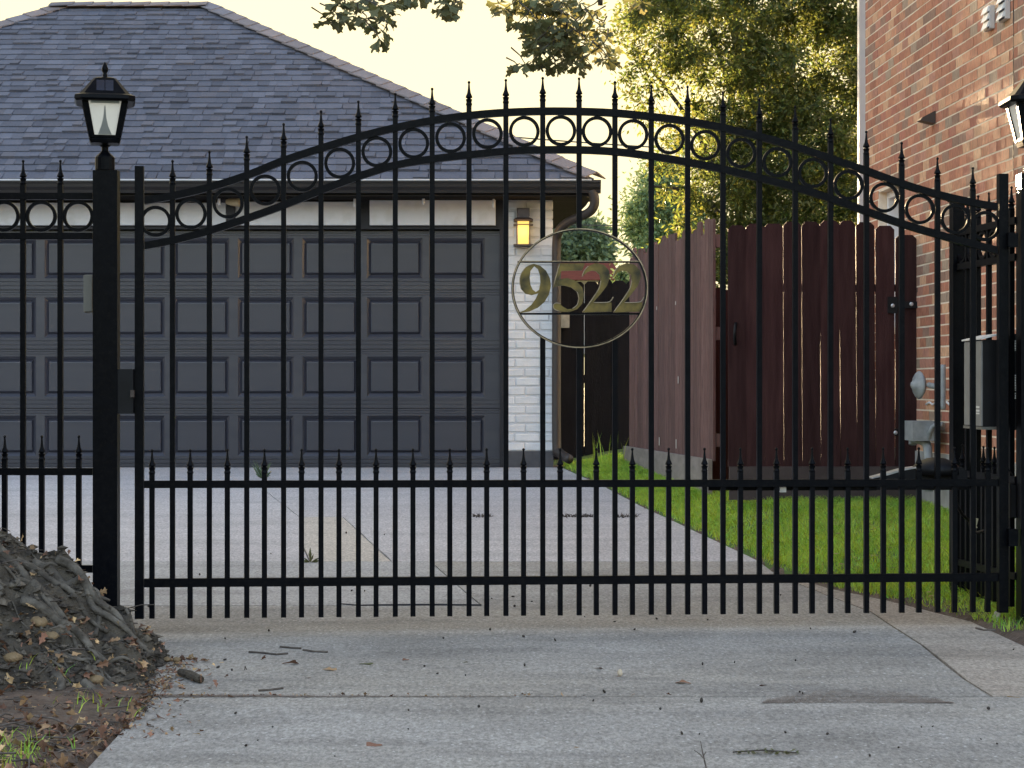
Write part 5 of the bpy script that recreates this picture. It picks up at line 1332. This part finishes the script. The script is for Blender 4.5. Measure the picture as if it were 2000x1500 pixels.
# dry leaves lying singly
dl = [(550,1299,'olive','leaf on the concrete just right of the stick group'),(628,1310,'tan','curled leaf on the concrete below the stick group'),(608,1326,'reddish','leaf on the concrete left of centre'),
      (700,1299,'dark green','leaf on the concrete left of centre'),(748,1458,'reddish brown','leaf near the bottom edge left of centre'),(915,1295,'grey green','leaf in mid drive below the gate'),(800,1291,'small dark','leaf in mid drive left'),
      (1350,1338,'pointed tan','leaf on the right half of the drive, left one of a pair'),(1500,1340,'pointed tan','leaf on the right half of the drive, right one of a pair'),(1918,1328,'curled olive','leaf on the crack between grey and tan concrete'),
      (1965,1362,'flat olive','leaf near the right photo edge'),(1208,1323,'pale upright','leaf scrap right of the photo centre'),(1160,1308,'small grey','leaf scrap right of the gate centre'),(318,1352,'large tan','leaf lying against the foot of the roots'),
      (1060,1443,'dark narrow','leaf near the bottom edge at centre'),(1120,1462,'dark bent','leaf near the bottom right of centre')]
for px, py, c_, t in dl:
    p_ = GP(px, py)+Vector((0,0,.004)); me = LM[rnd.randrange(3)].copy(); me.materials.clear()
    o = link('dry_leaf', me, M['oak_leaf'] if 'green' in c_ else M['dry_leaf'], p_); s = .06 if py > 1290 else .05
    if 'small' in c_ or 'scrap' in t: s *= .6
    if 'large' in c_: s = .1
    o.scale = (s, s, s*1.5); o.rotation_euler = (rnd.uniform(-.3,.3), rnd.uniform(-.5,.5), rnd.choice((1.4,-1.5))+rnd.uniform(-.4,.4)); tag(o, f'{c_} {t}', 'leaf', 'single leaves on the drive')
# acorns
AM = MB().lathe([(.001,.016),(.006,.013),(.0085,.008),(.0085,.004),(.005,.0),(.001,-.001)], (0,0,0), 8).mesh('acorn')
for p__ in AM.polygons: p__.use_smooth = True
apx = [(865,1249),(957,1233),(1024,1246),(1238,1232),(1142,1207),(1152,1147),(1005,1167),(1037,1176),(1004,1186),(962,1171),(440,1250),(525,1235),(423,1306),(453,1312),(436,1291),(424,1340),(827,1303),(853,1318),(908,1321),(1025,1303),(935,1384),(799,1390),(798,1427),(458,1396),(532,1422),(503,1449),(1182,1355),(1158,1372),(1290,1388),(1372,1301),(1434,1297),(1553,1293),(1666,1237),(1584,1231),(1370,1374),(1535,1434),(1614,1436),(1754,1463),(1820,1422),(1917,1447),(1949,1455),(1930,1388),(1800,1423),(1562,1355),(1568,1357),(1978,1051+220),(676,1043),(750,1046),(530,1083),(388,1082),(390,1125),(345,1135),(1113,1131),(1090,1157),(1198,1216),(1085,1254),(712,1157),(686,1156),(290,1187),(362,1148),(1524,1165),(1284,1211),(1381,1213),(1700,1480),(655,1480),(480,1460),(1333,1437),(1365,1437)]
for px, py in apx:
    p_ = GP(px, py); o = link('acorn', AM, M['acorn'], p_+Vector((0,0,.004))); s = rnd.uniform(.35,.8) if py < 1400 else rnd.uniform(.3,.6)
    o.scale = (s,s*rnd.uniform(.6,1),s*rnd.uniform(.8,1.5)); o.rotation_euler = (rnd.uniform(0,1.6), 0, rnd.uniform(0,6))
    tag(o, 'tiny dark round acorn lying on the concrete drive', 'acorn', 'acorns scattered over the drive')
# one pale acorn and shelf fungus at the roots
o = link('acorn', AM.copy(), None, GP(1211,1323)+Vector((0,0,.006))); o.data.materials.clear(); o.data.materials.append(M['pale_nut']); o.scale = (1.1,1.1,1.6); tag(o, 'pale tan acorn standing alone on the drive right of centre', 'acorn')
for px, py, r_, lab in ((345,1295,.016,'round pale cut wood disc beside the root tip, nearest the drive'),(326,1294,.016,'white and brown cut wood disc touching the root tip'),(75,1215,.035,'tan stone lodged among the upper roots'),(100,1243,.03,'tan stone lower among the roots beside dead leaves'),(185,1328,.03,'round ochre stone on the low front of the roots'),(25,1285,.035,'ochre stone among roots at the left photo edge')):
    Yq = 7.1 if px < 300 else 7.35
    p_ = P(px, py, Yq); z_ = sz(p_.x, Yq) if px < 300 else gz(Yq)
    # walk the ray until it meets the mound
    if px < 300:
        for q in np.arange(6.5, 8, .02):
            p_ = P(px, py, q)
            if p_.z <= sz(p_.x, q)+.01: break
        z_ = p_.z
    else: p_ = GP(px, py); z_ = p_.z + .012
    mb = MB(); prof_ = [(.1,-.5),(.7,-.4),(1,-.1),(.95,.2),(.6,.5),(.1,.6)]
    mb.lathe([(a*r_, b*r_) for a, b in prof_], (p_.x, p_.y, z_), 9); mb.v = [(x+rnd.uniform(-.12,.12)*r_, y+rnd.uniform(-.12,.12)*r_, z__+rnd.uniform(-.1,.1)*r_) for x, y, z__ in mb.v]
    o = part('stone' if 'stone' in lab else 'wood_disc', mb, M['mushroom'], smooth=True); tag(o, lab, 'stone' if 'stone' in lab else 'wood')
print('objects', len(bpy.data.objects))
